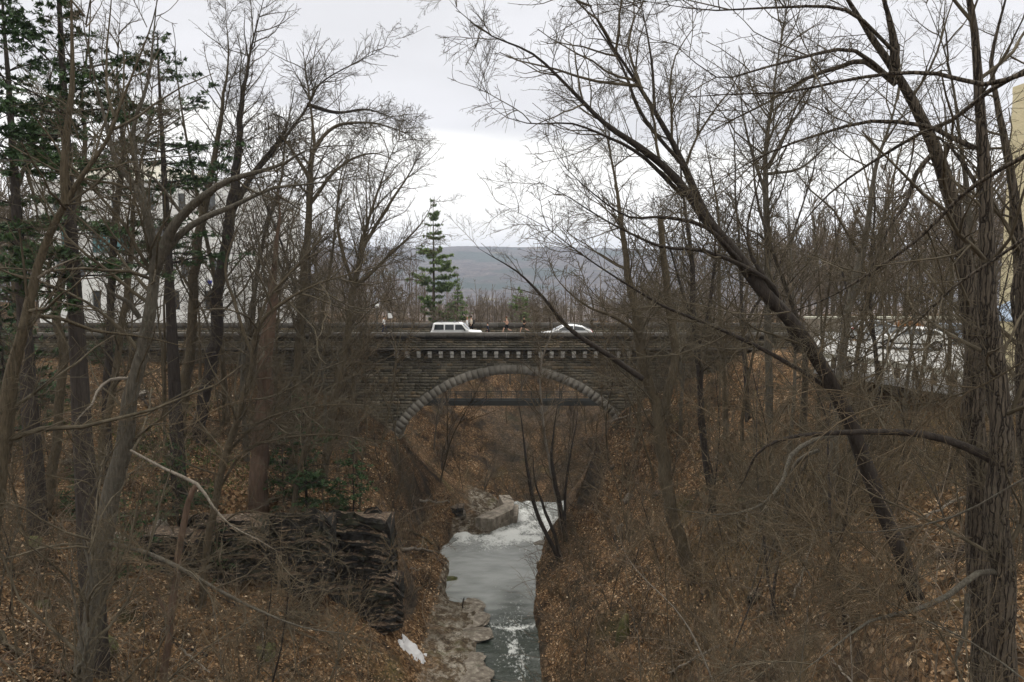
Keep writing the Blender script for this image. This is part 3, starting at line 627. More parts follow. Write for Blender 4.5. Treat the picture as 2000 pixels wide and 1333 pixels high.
def tree(name, label, cat, stems, seed, barkm='bark_brown', twigm='twig', group=None, d1=1.2, l1=.55, L1MAX=4.5, fine=1.0, up=.05, stub=None, base=True, tmin=.3, minr=.004, ang=.85, spr=None):
    """stems: list of dict(p=[(px,py,Y)...], w=(w0,w1)) traced in the photograph; the first is the trunk"""
    g = np.random.default_rng(seed); SS = []
    for q, s in enumerate(stems):
        pts = s['p']; w = s['w']; n = len(pts); A = []
        for i, (px, py, Y) in enumerate(pts):
            ww = np.interp(i / (n - 1), np.linspace(0, 1, len(w)), w); c = W(px, py, Y); A.append([*c, max(ww * GIRTH * .5 * Y / FPX, minr)])
        S = np.array(A)
        if q == 0 and base:
            x, y = S[0, 0], S[0, 1]; gz = float(H(x, y)); dirx = (S[0, :3] - S[1, :3]); 
            if S[0, 2] > gz:
                k = min((S[0, 2] - gz) / max(-dirx[2], .3), 6) if dirx[2] < 0 else 0
                foot = np.array([x + dirx[0] * k * .5, y + dirx[1] * k * .5, 0]); foot[2] = float(H(foot[0], foot[1])) - .35
                S = np.vstack([[*foot, S[0, 3] * 1.35], S])
            else: S = np.vstack([[x, y, S[0, 2] - .6, S[0, 3] * 1.25], S])
        S = catmull(S, .3 if s.get('w', (9,))[0] > 5 else .2)
        nn = len(S); wob = np.stack([np.interp(np.arange(nn), np.arange(0, nn + 6, 3), g.normal(0, 1, len(np.arange(0, nn + 6, 3)))) for _ in range(3)], 1)
        env = np.minimum(np.arange(nn), 4)[:, None] / 4
        S[:, :3] += wob * np.maximum(S[:, 3:4] * .16, .010) * env; SS.append(S)
    root = empty(name, (SS[0][0, 0], SS[0][0, 1], SS[0][0, 2] + .3)); tag(root, label, cat, group)
    off = np.array(root.location)
    for q, S in enumerate(SS):
        big = S[:, 3].max() > .05; sides = 12 if S[:, 3].max() > .12 else (8 if big else 5)
        R = S[:, 3].copy(); tt_ = np.linspace(0, 1, len(R))
        if q == 0 and base and not stub: R *= np.interp(tt_, [0, .55, 1], [1, 1, .1])
        if (q > 0 or not base) and not stems[q].get('stub'): R *= np.clip(1.25 * (1 - tt_) ** .6, .12, 1)
        if q == 0 and base: R *= 1 + .5 * np.exp(-np.arange(len(R)) / 2.2)
        V, F = tubes(S[None, :, :3], R[None], sides)
        if big:
            ph = np.arctan2(V[:, 1] - V[:, 1].mean(), V[:, 0]); V += g.normal(0, 1, (len(V), 1)) * 0
            rs = np.repeat(R, sides); V += g.normal(0, .045, V.shape) * rs[:, None]
        capc = len(V); V = np.vstack([V, S[-1:, :3]]); r = np.arange(sides) + (len(S) - 1) * sides
        F = np.vstack([F, np.stack([r, np.roll(r, -1), np.full(sides, capc), np.full(sides, capc)], 1)[:, :4]])
        F4 = F[:-sides]; me = bpy.data.meshes.new('m'); me.from_pydata((V - off).tolist(), [], F4.tolist() + [(int(a), int(b), capc) for a, b in zip(r, np.roll(r, -1))])
        me.polygons.foreach_set('use_smooth', np.ones(len(me.polygons), dtype=bool)); me.materials.append(M[stems[q].get('bark', barkm)])
        nm = 'trunk' if q == 0 else 'limb'; me.name = nm; link(nm, me, root); TRIS[0] += 2 * len(F)
    grow_from = [S for q, S in enumerate(SS) if not stems[q].get('bare')]
    if grow_from:
        P0, R0 = stack_stems(grow_from)
        lv = []
        tm = np.array([tmin])
        P1, R1 = grow(P0, R0, g, d1 * 1.4, tmin, ang, l1, L1MAX, 8, up, .15, .5)
        P2, R2 = grow(P1, R1, g, 2.3 * fine, .12, .75, .6, 1.8, 6, up * .9, .17, .62, lmin=.25)
        P3, R3 = grow(P2, R2, g, 3.2 * fine, .15, .75, .65, .9, 4, up * .6, .2, .65, lmin=.14)
        P4, R4 = grow(P3, R3, g, 2.4 * fine, .2, .7, .7, .5, 2, 0, .2, .8, lmin=.1)
        R2 = np.maximum(R2, minr * 1.1); R3 = np.maximum(R3, minr * .8); R4 = np.maximum(R4, minr * .6)
        Vc, Fc = crown_arrays([(P1, np.maximum(R1, minr * 1.4), 5), (P2, R2, 4), (P3, R3, 3), (P4, R4, 3)])
        TRIS[0] += 2 * len(Fc)
        link('crown', np_mesh('crown', Vc - off, Fc, M[twigm], True), root)
        Lt = np.linalg.norm(np.diff(P0, axis=1), axis=2).sum(); near = minr < .007
        if spr is None: spr = int(min(110, Lt * (1.5 if near else 1.3)))
        if spr: add_sprays(root, P0, R0, off, g, spr, twigm, sprays(('n' if near else 'f') + twigm, twigm, .0032 if near else .0045, 1000 if near else 1100), tmin, 1.0 if near else 1.6, 2.6 if near else 4.2)
    return root

def S_(pts, w, Y=None, **k):
    """shorthand: (px,py) pairs at distance Y, or Y running from Y[0] to Y[1]"""
    n = len(pts)
    if Y is None: return dict(p=pts, w=w, **k)
    y0, y1 = Y if isinstance(Y, tuple) else (Y, Y)
    return dict(p=[(a, b, y0 + (y1 - y0) * i / (n - 1)) for i, (a, b) in enumerate(pts)], w=w, **k)

# --- right bank, near
Yb = hit(1795, 1175)
tree('leaning_tree', 'dark bare tree on the right bank leaning far left across the sky', 'tree', [
 S_([(1795, 1175), (1745, 1050), (1695, 920), (1645, 800), (1570, 665), (1480, 555), (1425, 480), (1375, 410), (1325, 300), (1270, 200), (1220, 125), (1170, 50), (1125, -50), (1100, -160)], (38, 40, 38, 35, 31, 24, 18, 12, 6), (Yb, Yb - 2)),
 S_([(1385, 440), (1320, 350), (1250, 290), (1180, 240), (1110, 170), (1040, 105), (960, 70), (895, 20), (865, -20)], (24, 18, 12, 8, 4), (Yb - 1.2, Yb - 3)),
 S_([(1335, 385), (1260, 310), (1190, 270), (1120, 240), (1030, 240), (960, 210), (905, 120)], (12, 8, 5, 2), (Yb - 1.2, Yb - 3.5)),
 S_([(1280, 225), (1272, 120), (1255, 20), (1240, -60)], (9, 6, 4), (Yb - 1.4, Yb - .5)),
 S_([(1340, 330), (1260, 235), (1215, 130), (1150, 30), (1110, -40)], (11, 8, 4), (Yb - 1.4, Yb)),
 S_([(1445, 510), (1380, 445), (1300, 425), (1230, 425), (1160, 380), (1090, 310), (1060, 240)], (13, 9, 6, 3), (Yb - 1, Yb - 3)),
 S_([(1530, 620), (1510, 560), (1450, 520), (1370, 490), (1290, 480), (1200, 440), (1120, 390), (1060, 360), (1000, 340)], (15, 11, 8, 3), (Yb - .5, Yb - 3)),
 S_([(1560, 690), (1530, 610), (1500, 550), (1470, 505), (1460, 440), (1490, 330), (1500, 250)], (20, 14, 8, 5), (Yb - .3, Yb + 1)),
 S_([(1620, 760), (1520, 700), (1400, 640), (1300, 600), (1210, 545), (1140, 500), (1060, 440), (1000, 410), (950, 380)], (13, 9, 6, 3), (Yb - .3, Yb - 2.5)),
 S_([(1255, 740), (1180, 690), (1110, 640), (1060, 580), (1010, 530), (960, 500), (925, 480)], (16, 13, 9, 4), (Yb + 3, Yb + 1)),
], 101, 'bark_dark', d1=1.15, l1=.45, L1MAX=3.0, fine=1.0, tmin=.22, minr=.0045, up=.05)
tree('tall_tree', 'tall straight thick furrowed trunk running the full height near the right edge', 'tree', [
 S_([(1965, 1420), (1955, 1200), (1950, 1000), (1945, 820), (1938, 640), (1932, 480), (1925, 330), (1915, 190), (1900, 60), (1885, -80), (1880, -300)], (66, 60, 56, 52, 50, 46, 42, 34), 11),
 S_([(1905, 290), (1850, 265), (1800, 245), (1700, 235), (1600, 262), (1500, 300), (1400, 360), (1310, 430)], (15, 11, 8, 3), (11, 12.5)),
 S_([(1925, 390), (1860, 290), (1810, 255)], (12, 10, 8), (11, 11.5), bare=True),
 S_([(1940, 900), (1890, 875), (1800, 850), (1700, 845), (1600, 850), (1520, 862), (1475, 890), (1455, 935), (1430, 975)], (24, 19, 15, 12, 8), (11, 12), bark='bark_dark'),
 S_([(1960, 1120), (1910, 1120), (1850, 1165), (1780, 1195), (1700, 1212), (1620, 1270), (1540, 1330)], (18, 16, 12, 7), (11, 9.5), bark='bark_grey'),
 S_([(1890, 1160), (1885, 1230), (1865, 1290), (1880, 1350)], (16, 14, 11), (10.5, 10), bark='bark_grey'),
 S_([(2010, 300), (1930, 345), (1870, 390), (1790, 470), (1690, 540), (1600, 590), (1500, 620), (1400, 640)], (13, 11, 8, 4), (9, 12)),
 S_([(2015, 455), (1940, 510), (1860, 565), (1790, 630), (1700, 690), (1600, 735), (1500, 760)], (10, 8, 6, 3), (9, 12)),
], 102, 'bark_furrow', d1=.8, l1=.4, L1MAX=3.0, fine=.95, tmin=.3, minr=.004)
tree('forked_tree', 'thick trunk leaning left out of the top of the picture beside the tall straight trunk', 'tree', [
 S_([(1925, 1400), (1918, 1200), (1912, 1000), (1906, 820), (1902, 660), (1893, 520), (1872, 420), (1842, 330), (1802, 235), (1762, 160), (1705, 75), (1640, -20), (1580, -120)], (60, 58, 56, 52, 56, 58, 50, 40, 30), 12.5),
 S_([(1745, 150), (1748, 95), (1735, 30), (1715, -40)], (26, 22, 16), (12.4, 12)),
 S_([(1750, 165), (1690, 120), (1640, 130), (1570, 155), (1500, 200), (1420, 240), (1330, 290)], (16, 12, 9, 4), (12.4, 14)),
 S_([(1735, 150), (1670, 100), (1600, 105), (1500, 130), (1400, 150), (1320, 90), (1230, 60)], (12, 9, 6, 3), (12.3, 10)),
 S_([(2010, 140), (1920, 165), (1830, 145), (1740, 145), (1640, 160), (1540, 180), (1420, 185), (1300, 190), (1240, 160)], (14, 11, 9, 6, 3), (10, 13)),
 S_([(2010, 135), (1930, 180), (1860, 235), (1800, 260), (1700, 320), (1620, 380), (1560, 450), (1520, 520)], (14, 12, 9, 6), (10, 14)),
 S_([(1745, 100), (1650, 20), (1500, 15), (1400, 20), (1300, 10), (1200, -10)], (10, 8, 6, 3), (12, 11)),
 S_([(1822, 300), (1790, 340), (1770, 400), (1740, 440), (1700, 530), (1680, 620)], (14, 11, 8), (12.5, 12)),
], 103, 'bark_furrow', d1=.9, l1=.42, L1MAX=3.0, fine=1.0, tmin=.35, minr=.004)
tree('back_tree', 'third thick trunk, pale grey, between the tall straight trunk and the yellow wall', 'tree', [
 S_([(2035, 1400), (2020, 1100), (2005, 850), (1998, 600), (1985, 420), (1965, 300), (1945, 200), (1935, 120), (1955, 40), (1975, -60)], (44, 42, 38, 36, 32, 26), 14.5),
 S_([(1985, 400), (2000, 480), (1975, 580), (1990, 700), (1985, 850)], (10, 12, 12), 13.5, bare=True),
], 104, 'bark_furrow', d1=.9, l1=.4, fine=.7, tmin=.45)
tree('slender_tree', 'slender olive-brown sapling trunk standing just left of the tall straight trunk', 'tree', [
 S_([(1905, 1150), (1912, 980), (1905, 800), (1900, 640), (1895, 480), (1880, 300), (1850, 120), (1800, -20)], (22, 22, 20, 18, 14, 8), 16),
], 105, 'bark_grey', d1=1.3, l1=.4, fine=.8)
Yb = hit(1620, 1060)
tree('woodland_tree', 'pale grey broken trunk with a crooked dead limb behind the long horizontal bough', 'tree', [
 S_([(1640, 1080), (1625, 960), (1632, 860), (1640, 740), (1660, 600), (1690, 460), (1710, 330), (1750, 200), (1770, 60)], (26, 24, 22, 20, 16, 10), Yb),
 S_([(1630, 850), (1590, 860), (1545, 890), (1528, 940), (1490, 985), (1430, 1005), (1350, 1000), (1260, 985)], (13, 11, 8, 4), (Yb - 8, Yb - 10), bark='bark_grey'),
 S_([(1600, 880), (1560, 900), (1540, 960), (1535, 1040), (1580, 1120), (1600, 1160)], (11, 10, 8), (Yb - 6, Yb - 4)),
], 106, 'bark_grey', d1=1.1, l1=.4, fine=.6)
Yb = hit(1345, 1110)
tree('forked_tree', 'bare tree forking into a V before the right end of the arch, one stem snapped', 'tree', [
 S_([(1348, 1115), (1322, 1040), (1302, 950), (1292, 870), (1282, 800), (1262, 730), (1248, 640), (1228, 540), (1215, 450), (1205, 370), (1185, 270), (1160, 170)], (34, 34, 34, 28, 24, 20, 15, 8), Yb),
 S_([(1288, 840), (1305, 770), (1318, 700), (1308, 600), (1298, 520), (1292, 450), (1290, 420)], (24, 24, 20, 17, 15), Yb, stub=True),
 S_([(1250, 650), (1200, 620), (1150, 600), (1100, 560), (1060, 500)], (10, 7, 3), (Yb, Yb - 2)),
], 107, 'bark_brown', d1=1.3, l1=.42, fine=.62, minr=.009)
Yb = hit(1395, 1000)
tree('woodland_tree', 'narrow dark trunk right of the V-forked tree with steep side stems', 'tree', [
 S_([(1395, 1000), (1375, 880), (1368, 780), (1360, 680), (1352, 590), (1350, 490), (1335, 380), (1320, 250), (1310, 150)], (17, 17, 16, 14, 10, 6), Yb),
 S_([(1362, 700), (1385, 600), (1400, 500), (1440, 400), (1455, 300)], (10, 8, 5), Yb),
 S_([(1356, 640), (1330, 560), (1305, 470), (1270, 380)], (9, 7, 4), Yb),
], 108, 'bark_dark', d1=1.5, l1=.45, fine=.6, minr=.009)
Yb = hit(1500, 960)
tree('woodland_tree', 'pale grey upright trunk rising above the thicket left of the leaning thick trunk', 'tree', [
 S_([(1500, 960), (1502, 800), (1500, 650), (1500, 520), (1496, 400), (1495, 300), (1508, 200), (1520, 110), (1535, 20), (1540, -60)], (20, 20, 18, 17, 14, 10, 6), Yb + 2),
 S_([(1496, 380), (1470, 300), (1450, 220), (1445, 150)], (10, 7, 4), Yb + 2),
 S_([(1500, 330), (1540, 250), (1580, 190), (1600, 110)], (10, 7, 4), Yb + 2),
 S_([(1500, 340), (1560, 330), (1610, 290), (1640, 250)], (8, 6, 3), Yb + 2),
], 109, 'bark_grey', d1=1.5, l1=.45, fine=.6, minr=.008)
Yb = hit(1093, 1092)
tree('stream_tree', 'slim dark twin-stemmed tree rooted on the right edge of the stream below the arch', 'tree', [
 S_([(1093, 1098), (1070, 1050), (1048, 1000), (1036, 955), (1028, 900), (1022, 850), (1015, 800), (1005, 750)], (11, 11, 9, 6, 4), Yb),
 S_([(1097, 1094), (1082, 1045), (1060, 985), (1045, 940), (1040, 880)], (10, 9, 6), Yb),
], 110, 'bark_dark', d1=.7, l1=.35, fine=.5, minr=.01, spr=8)
tree('stream_tree', 'slim upright tree rooted on the stream bank just right of the twin-stemmed one', 'tree', [
 S_([(1108, 1075), (1098, 1010), (1085, 950), (1078, 890), (1085, 820), (1095, 760)], (13, 12, 9, 5), Yb + 2),
 S_([(1104, 1040), (1104, 960), (1112, 900), (1125, 830), (1130, 780)], (8, 7, 4), Yb + 2),
], 111, 'bark_dark', d1=.7, l1=.35, fine=.5, minr=.01, spr=8)
tree('pale_sapling', 'small pale sapling with forked whitish stems in front of the arch crown', 'tree', [
 S_([(1106, 1082), (1092, 1000), (1076, 920), (1064, 850), (1058, 790), (1055, 740), (1058, 700), (1050, 665), (1038, 630), (1030, 600)], (8, 7, 6, 4), 58),
 S_([(1057, 705), (1070, 670), (1078, 640), (1070, 600)], (5, 4, 3), 58),
], 112, 'bark_pale', 'twig_brown', d1=1.6, l1=.4, fine=.5, minr=.009)

# --- left bank, near
Yl = 13.5
tree('smooth_tree', 'smooth brown trunk at the left edge that forks into two rising stems', 'tree', [
 S_([(-70, 1330), (-30, 1130), (-5, 940), (12, 790), (38, 660), (66, 560), (98, 460), (132, 392), (168, 335), (205, 280), (232, 210), (262, 140), (300, 40), (320, -60)], (48, 46, 42, 36, 33, 28, 24, 20, 15), Yl),
 S_([(128, 400), (124, 340), (130, 260), (142, 170), (140, 60), (138, -50)], (20, 18, 15, 12), Yl),
 S_([(45, 620), (110, 620), (180, 645), (260, 655), (340, 672), (420, 700)], (12, 10, 7, 3), (Yl, Yl + 3)),
 S_([(72, 545), (110, 520), (155, 500)], (9, 7, 6), (Yl, Yl - .4), bark='bark_pale', bare=True),
], 201, 'bark_brown', d1=.9, l1=.4, fine=.8, tmin=.4, minr=.005, spr=30)
Yb = hit(92, 1010)
tree('slender_tree', 'slender brown trunk with a kink, between the left-edge trunk and the thick dark trunk', 'tree', [
 S_([(92, 1030), (105, 900), (115, 780), (126, 690), (110, 620), (128, 520), (150, 400), (165, 290), (160, 180), (175, 60), (180, -50)], (24, 23, 22, 20, 18, 14, 10), Yb),
 S_([(112, 640), (95, 560), (100, 470), (80, 360), (60, 260)], (9, 8, 4), Yb),
], 202, 'bark_brown', d1=1.2, l1=.4, fine=.65, minr=.006, spr=16)
Yb = hit(235, 1000, 20)
tree('lichened_tree', 'large grey lichened tree left of centre with a long bough sweeping right', 'tree', [
 S_([(160, 1390), (180, 1220), (200, 1080), (222, 960), (245, 840), (268, 720), (288, 610), (302, 520), (288, 440), (262, 370), (225, 310), (205, 240), (185, 160), (165, 60), (155, -60)], (54, 52, 46, 44, 42, 38, 28, 16, 10), 16),
 S_([(302, 530), (325, 475), (350, 430), (395, 385), (450, 352), (510, 335), (560, 318), (600, 295), (680, 285), (750, 300)], (32, 26, 20, 16, 12, 7, 4), (16, 15), bark='bark_grey'),
 S_([(310, 510), (350, 460), (400, 425), (450, 405), (530, 370), (600, 360), (690, 345), (770, 325)], (22, 17, 12, 7, 3), (16, 17), bark='bark_grey'),
 S_([(300, 515), (292, 430), (270, 340), (262, 250), (290, 160), (300, 60), (310, -40)], (18, 15, 12, 7), (16, 17)),
 S_([(208, 1062), (270, 1075), (345, 1108), (420, 1150), (500, 1190), (590, 1225), (680, 1240), (750, 1262)], (13, 12, 10, 8, 4), (16, 14.5), bark='bark_grey'),
 S_([(272, 620), (250, 590), (215, 570), (200, 540)], (14, 12, 8), (16, 15.5), bare=True),
 S_([(252, 740), (215, 742), (190, 765), (180, 790), (150, 820), (130, 870)], (9, 8, 4), (16, 14.5), bark='bark_pale'),
 S_([(255, 880), (320, 915), (385, 945), (412, 985), (450, 1025), (500, 1050), (560, 1085)], (7, 10, 8, 4), (15, 14), bark='bark_pale'),
 S_([(360, 425), (300, 350), (250, 330), (215, 300)], (9, 8, 5), (16, 15)),
], 203, 'bark_grey', d1=1.0, l1=.42, L1MAX=3.2, fine=.9, tmin=.35, minr=.005, spr=70)
tree('crooked_sapling', 'crooked grey sapling with white lichen patches crossing the big lichened trunk low down', 'tree', [
 S_([(150, 1400), (165, 1290), (180, 1150), (160, 1040), (170, 980), (200, 920), (215, 860)], (20, 18, 13, 8), 13),
 S_([(165, 1290), (150, 1200), (135, 1120), (150, 1050)], (9, 8, 5), 13),
], 204, 'bark_grey', d1=1.6, l1=.5, fine=.8, minr=.004)
Yb = hit(395, 1190)
tree('spreading_tree', 'small dark tree whose thin branches fan out to the right over the ravine', 'tree', [
 S_([(392, 1200), (402, 1090), (418, 990), (440, 890), (470, 800), (492, 720), (500, 650), (540, 600), (620, 555), (700, 530), (800, 490), (840, 470)], (20, 20, 19, 18, 14, 10, 6, 3), (Yb, Yb - 2)),
 S_([(440, 890), (500, 830), (580, 800), (680, 790), (790, 800)], (8, 6, 3), (Yb, Yb - 3)),
 S_([(495, 700), (460, 600), (440, 520), (470, 430), (500, 360)], (10, 8, 4), (Yb, Yb)),
 S_([(498, 670), (520, 590), (580, 520), (640, 450), (680, 390)], (9, 7, 4), (Yb, Yb + 1)),
 S_([(425, 960), (480, 880), (560, 855), (660, 850), (740, 862), (820, 850)], (8, 6, 3), (Yb, Yb - 2)),
 S_([(408, 1050), (470, 1000), (560, 1010), (650, 1000)], (6, 5, 3), (Yb, Yb - 2)),
], 205, 'bark_brown', d1=1.6, l1=.5, fine=.75, minr=.006)
Yb = hit(500, 1010)
tree('red_trunk_tree', 'stout reddish-brown stripped trunk rising from the leafy shelf above the dark cliff', 'tree', [
 S_([(498, 1020), (508, 900), (515, 800), (520, 700), (528, 620), (535, 520), (545, 430), (542, 350)], (56, 44, 40, 34, 24, 12), Yb, bark='bark_red'),
 S_([(528, 600), (560, 540), (600, 500), (640, 420)], (12, 9, 5), Yb),
], 206, 'bark_brown', d1=1.3, l1=.38, fine=.6, minr=.008)
for (pts, wd, lab, sd, ex) in (
 ([(352, 850), (362, 760), (374, 660), (380, 560), (388, 460), (412, 340), (430, 240), (445, 120), (440, 0)], (28, 26, 24, 20, 16, 8), 'left one of two straight trunks standing close together before the pale building', 301, []),
 ([(390, 858), (402, 760), (420, 650), (432, 540), (448, 440), (462, 330), (470, 220), (490, 100), (520, -20)], (34, 32, 28, 26, 20, 10), 'right one of two straight trunks standing close together, with a heavy limb arching right', 302,
   [[(448, 430), (490, 350), (540, 290), (590, 225), (625, 165), (690, 125), (740, 100), (775, 75)], [(452, 400), (500, 330), (560, 250), (530, 225), (470, 265)], [(600, 205), (660, 220), (720, 215), (790, 240)]]),
 ([(572, 930), (580, 760), (588, 610), (600, 470), (608, 340), (612, 260), (600, 160), (590, 80)], (24, 22, 20, 18, 14, 8), 'straight trunk between the reddish trunk and the left end of the bridge', 303,
   [[(605, 400), (660, 330), (730, 300), (800, 330)], [(606, 350), (560, 280), (520, 240)], [(608, 300), (650, 250), (720, 240), (790, 260), (830, 290)]]),
 ([(630, 950), (650, 800), (672, 690), (690, 570), (710, 470), (735, 380), (770, 290), (800, 235)], (22, 20, 18, 14, 9, 4), 'bare tree by the left bridge end with long thin branches fanning up rightwards', 304,
   [[(705, 490), (760, 400), (800, 340), (835, 270)], [(695, 560), (760, 500), (820, 440), (850, 390)], [(690, 560), (660, 450), (665, 350), (690, 270)]]),
 ([(214, 930), (208, 800), (212, 690), (218, 560), (225, 430), (240, 300), (230, 160), (235, 20)], (20, 20, 18, 16, 10), 'dark straight trunk close on the left of the big lichened tree', 305, []),
 ([(185, 1010), (200, 860), (225, 740), (240, 620), (255, 500), (262, 380), (290, 250), (300, 130)], (18, 17, 16, 14, 9), 'leaning brown sapling trunk behind the big lichened tree', 306, []),
 ([(40, 860), (50, 700), (30, 560), (22, 420), (55, 300), (90, 200), (110, 80)], (20, 18, 16, 12, 8), 'leaning trunk half hidden by hemlock branches at the far left', 307, [[(50, 320), (70, 400), (75, 480)]]),
):
    Yb = hit(pts[0][0], pts[0][1])
    tree('woodland_tree', lab, 'tree', [S_(pts, wd, Yb)] + [S_(x, (11, 8, 6, 3), Yb) for x in ex], sd, 'bark_dark' if sd in (302, 305) else 'bark_brown', d1=1.5 if sd != 304 else 2.1, l1=.45, fine=.75, minr=.009)
Yb = hit(560, 1100)
tree('slender_tree', 'thin leaning trunk growing from the foot of the dark cliff on the left', 'tree', [
 S_([(548, 1110), (570, 1000), (585, 920), (600, 850), (610, 760), (640, 660), (660, 560)], (14, 13, 11, 6), Yb)], 207, 'bark_brown', d1=1.4, l1=.45, fine=.6, minr=.007)
Yb = hit(330, 1300)
tree('snag', 'broken dead snag with a splintered top and one pale drooping branch on the left slope', 'dead tree', [
 S_([(320, 1320), (335, 1200), (350, 1080), (368, 980), (385, 945)], (20, 19, 17, 12), Yb - 3), S_([(340, 1225), (300, 1150), (265, 1090)], (8, 7, 4), Yb - 3)], 208, 'bark_red', d1=.8, l1=.3, fine=.4, minr=.005, stub=True)

for k, (pts, w, Y, lab, bk) in enumerate((
 ([(1400, 1345), (1335, 1210), (1262, 1135), (1222, 1085), (1196, 1015), (1150, 990)], 6, (17, 20), 'thin pale sapling bending left over the stream bank near the mossy stump', 'bark_pale'),
 ([(2010, 1335), (1890, 1250), (1740, 1180), (1600, 1110), (1480, 1060), (1390, 1010)], 6, (9, 12), 'long grey sapling crossing the foot of the leaning tree', 'bark_grey'),
 ([(1890, 1345), (1780, 1150), (1650, 1040), (1500, 980), (1380, 900), (1290, 870)], 6, (10, 13), 'thin sapling arching from the bottom right up across the leaning tree', 'bark_brown'),
 ([(1505, 1345), (1450, 1230), (1380, 1110), (1300, 1040), (1200, 1000)], 5, (13, 15), 'thin brown sapling rising left from the bottom edge right of the stump', 'bark_brown'),
 ([(1665, 1345), (1640, 1200), (1560, 1100), (1480, 1060), (1420, 1055)], 6, (11, 13), 'bent grey sapling beside the lower right shale outcrops', 'bark_pale'),
 ([(2010, 930), (1860, 1010), (1700, 1040), (1560, 1030), (1440, 990)], 6, (9, 12), 'thin bough entering from the right edge below the long horizontal bough', 'bark_grey'),
 ([(1252, 1345), (1238, 1220), (1222, 1100), (1226, 960), (1222, 880)], 5, (16, 17), 'straight thin sapling standing right of the mossy stump', 'bark_grey'),
 ([(2010, 700), (1900, 760), (1780, 790), (1650, 770), (1520, 790), (1380, 830)], 5, (9, 13), 'thin bough crossing in front of the car park guard rail', 'bark_brown'),
 ([(1560, 1345), (1600, 1180), (1700, 1060), (1790, 980), (1900, 940)], 5, (11, 12), 'thin sapling leaning right across the leaf-covered slope', 'bark_grey'),
 ([(705, 1345), (640, 1235), (560, 1150), (515, 1070), (500, 980)], 5, (18, 20), 'thin sapling rising left from the bottom edge below the dark cliff', 'bark_brown'),
 ([(440, 1345), (385, 1190), (330, 1100), (235, 1040)], 5, (12, 14), 'thin sapling leaning left beside the dead snag', 'bark_grey'),
 ([(20, 905), (150, 850), (300, 830), (420, 870)], 4, (14, 15), 'thin bough reaching right from the left-edge trunk at knee height', 'bark_brown'),
 ([(640, 1345), (700, 1200), (760, 1090), (860, 990), (930, 930)], 5, (20, 24), 'thin sapling leaning right over the pale rock shelf', 'bark_brown'),
 ([(300, 1345), (350, 1250), (450, 1190), (560, 1180), (640, 1150)], 5, (13, 15), 'low sapling bowed over beneath the lichened limb', 'bark_grey'))):
    tree('bare_sapling', lab, 'sapling', [S_(pts, (w, w * .8, w * .5, 2), Y)], 900 + k, bk, 'twig_brown', d1=1.6, l1=.5, L1MAX=2.0, fine=.9, tmin=.12, minr=.0035, base=(pts[0][1] > 1340))

# --- woodland trees in between: a few kinds, each copy turned and sized on its own
def auto_tree(name, h, r, seed, barkm, twigm, spread=.42, fine=1.0, lean=.05, low=.28, nst=1, minr=.01, d1=1.1):
    g = np.random.default_rng(seed); stems = []
    K = 16
    for s in range(nst):
        d = np.array([g.normal(0, lean + .18 * (s > 0)), g.normal(0, lean + .18 * (s > 0)), 1.0]); p = np.zeros(3) if s == 0 else stems[0][3 + s, :3].copy(); L = h * (1 if s == 0 else .75); rr = r if s == 0 else r * .65; A = []
        for k in range(K):
            A.append([*p, max(rr * (1 - k / K) ** .8, .012)]); d = d + g.normal(0, .07, 3); d[2] += .03; d /= np.linalg.norm(d); p = p + d * L / K
        stems.append(np.array(A))
    stems[0][0, 2] -= .4
    P0, R0 = stack_stems(stems, K); P1, R1 = grow(P0, R0, g, d1 * 1.5, low, .8, spread, h * .42, 8, .07, .12, .55)
    P2, R2 = grow(P1, R1, g, 2.4 * fine, .1, .8, .55, 2.6, 6, .05, .16, .62, lmin=.3); P3, R3 = grow(P2, R2, g, 3.4 * fine, .12, .75, .65, 1.4, 4, .03, .2, .65, lmin=.2); P4, R4 = grow(P3, R3, g, 2.4 * fine, .2, .7, .75, .7, 2, 0, .2, .8, lmin=.15)
    root = empty(name, (0, 0, 0)); R0 = R0 * (1 + .5 * np.exp(-np.arange(K) / 1.2))[None]
    V, F = tubes(P0, R0, 8); link('trunk', np_mesh('trunk', V, F, M[barkm], True), root)
    V, F = crown_arrays([(P1, np.maximum(R1, minr * 1.3), 4), (P2, np.maximum(R2, minr), 3), (P3, np.maximum(R3, minr * .8), 3), (P4, np.maximum(R4, minr * .65), 3)])
    link('crown', np_mesh('crown', V, F, M[twigm], True), root); TRIS[0] += 2 * len(F); root['h'] = h; KIDS[root.name] = [x for x in C.objects if x.parent is root]
    return root
PROTO = [auto_tree('woodland_tree', 15, .12, 401, 'bark_brown', 'twig', .42), auto_tree('woodland_tree', 17, .13, 402, 'bark_dark', 'twig', .36, nst=2),
         auto_tree('woodland_tree', 13, .085, 403, 'bark_grey', 'twig', .5, lean=.1), auto_tree('woodland_tree', 12, .07, 404, 'bark_brown', 'twig_brown', .4, lean=.12, nst=2),
         auto_tree('woodland_tree', 18, .16, 405, 'bark_furrow', 'twig', .4, low=.35), auto_tree('woodland_tree', 9, .045, 406, 'bark_brown', 'twig_brown', .5, lean=.16, nst=2, low=.15)]
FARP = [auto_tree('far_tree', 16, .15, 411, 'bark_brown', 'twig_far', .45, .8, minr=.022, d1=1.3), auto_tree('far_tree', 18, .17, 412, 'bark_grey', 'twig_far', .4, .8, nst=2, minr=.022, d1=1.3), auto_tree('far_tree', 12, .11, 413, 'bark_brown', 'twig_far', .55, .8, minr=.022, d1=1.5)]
used = set()
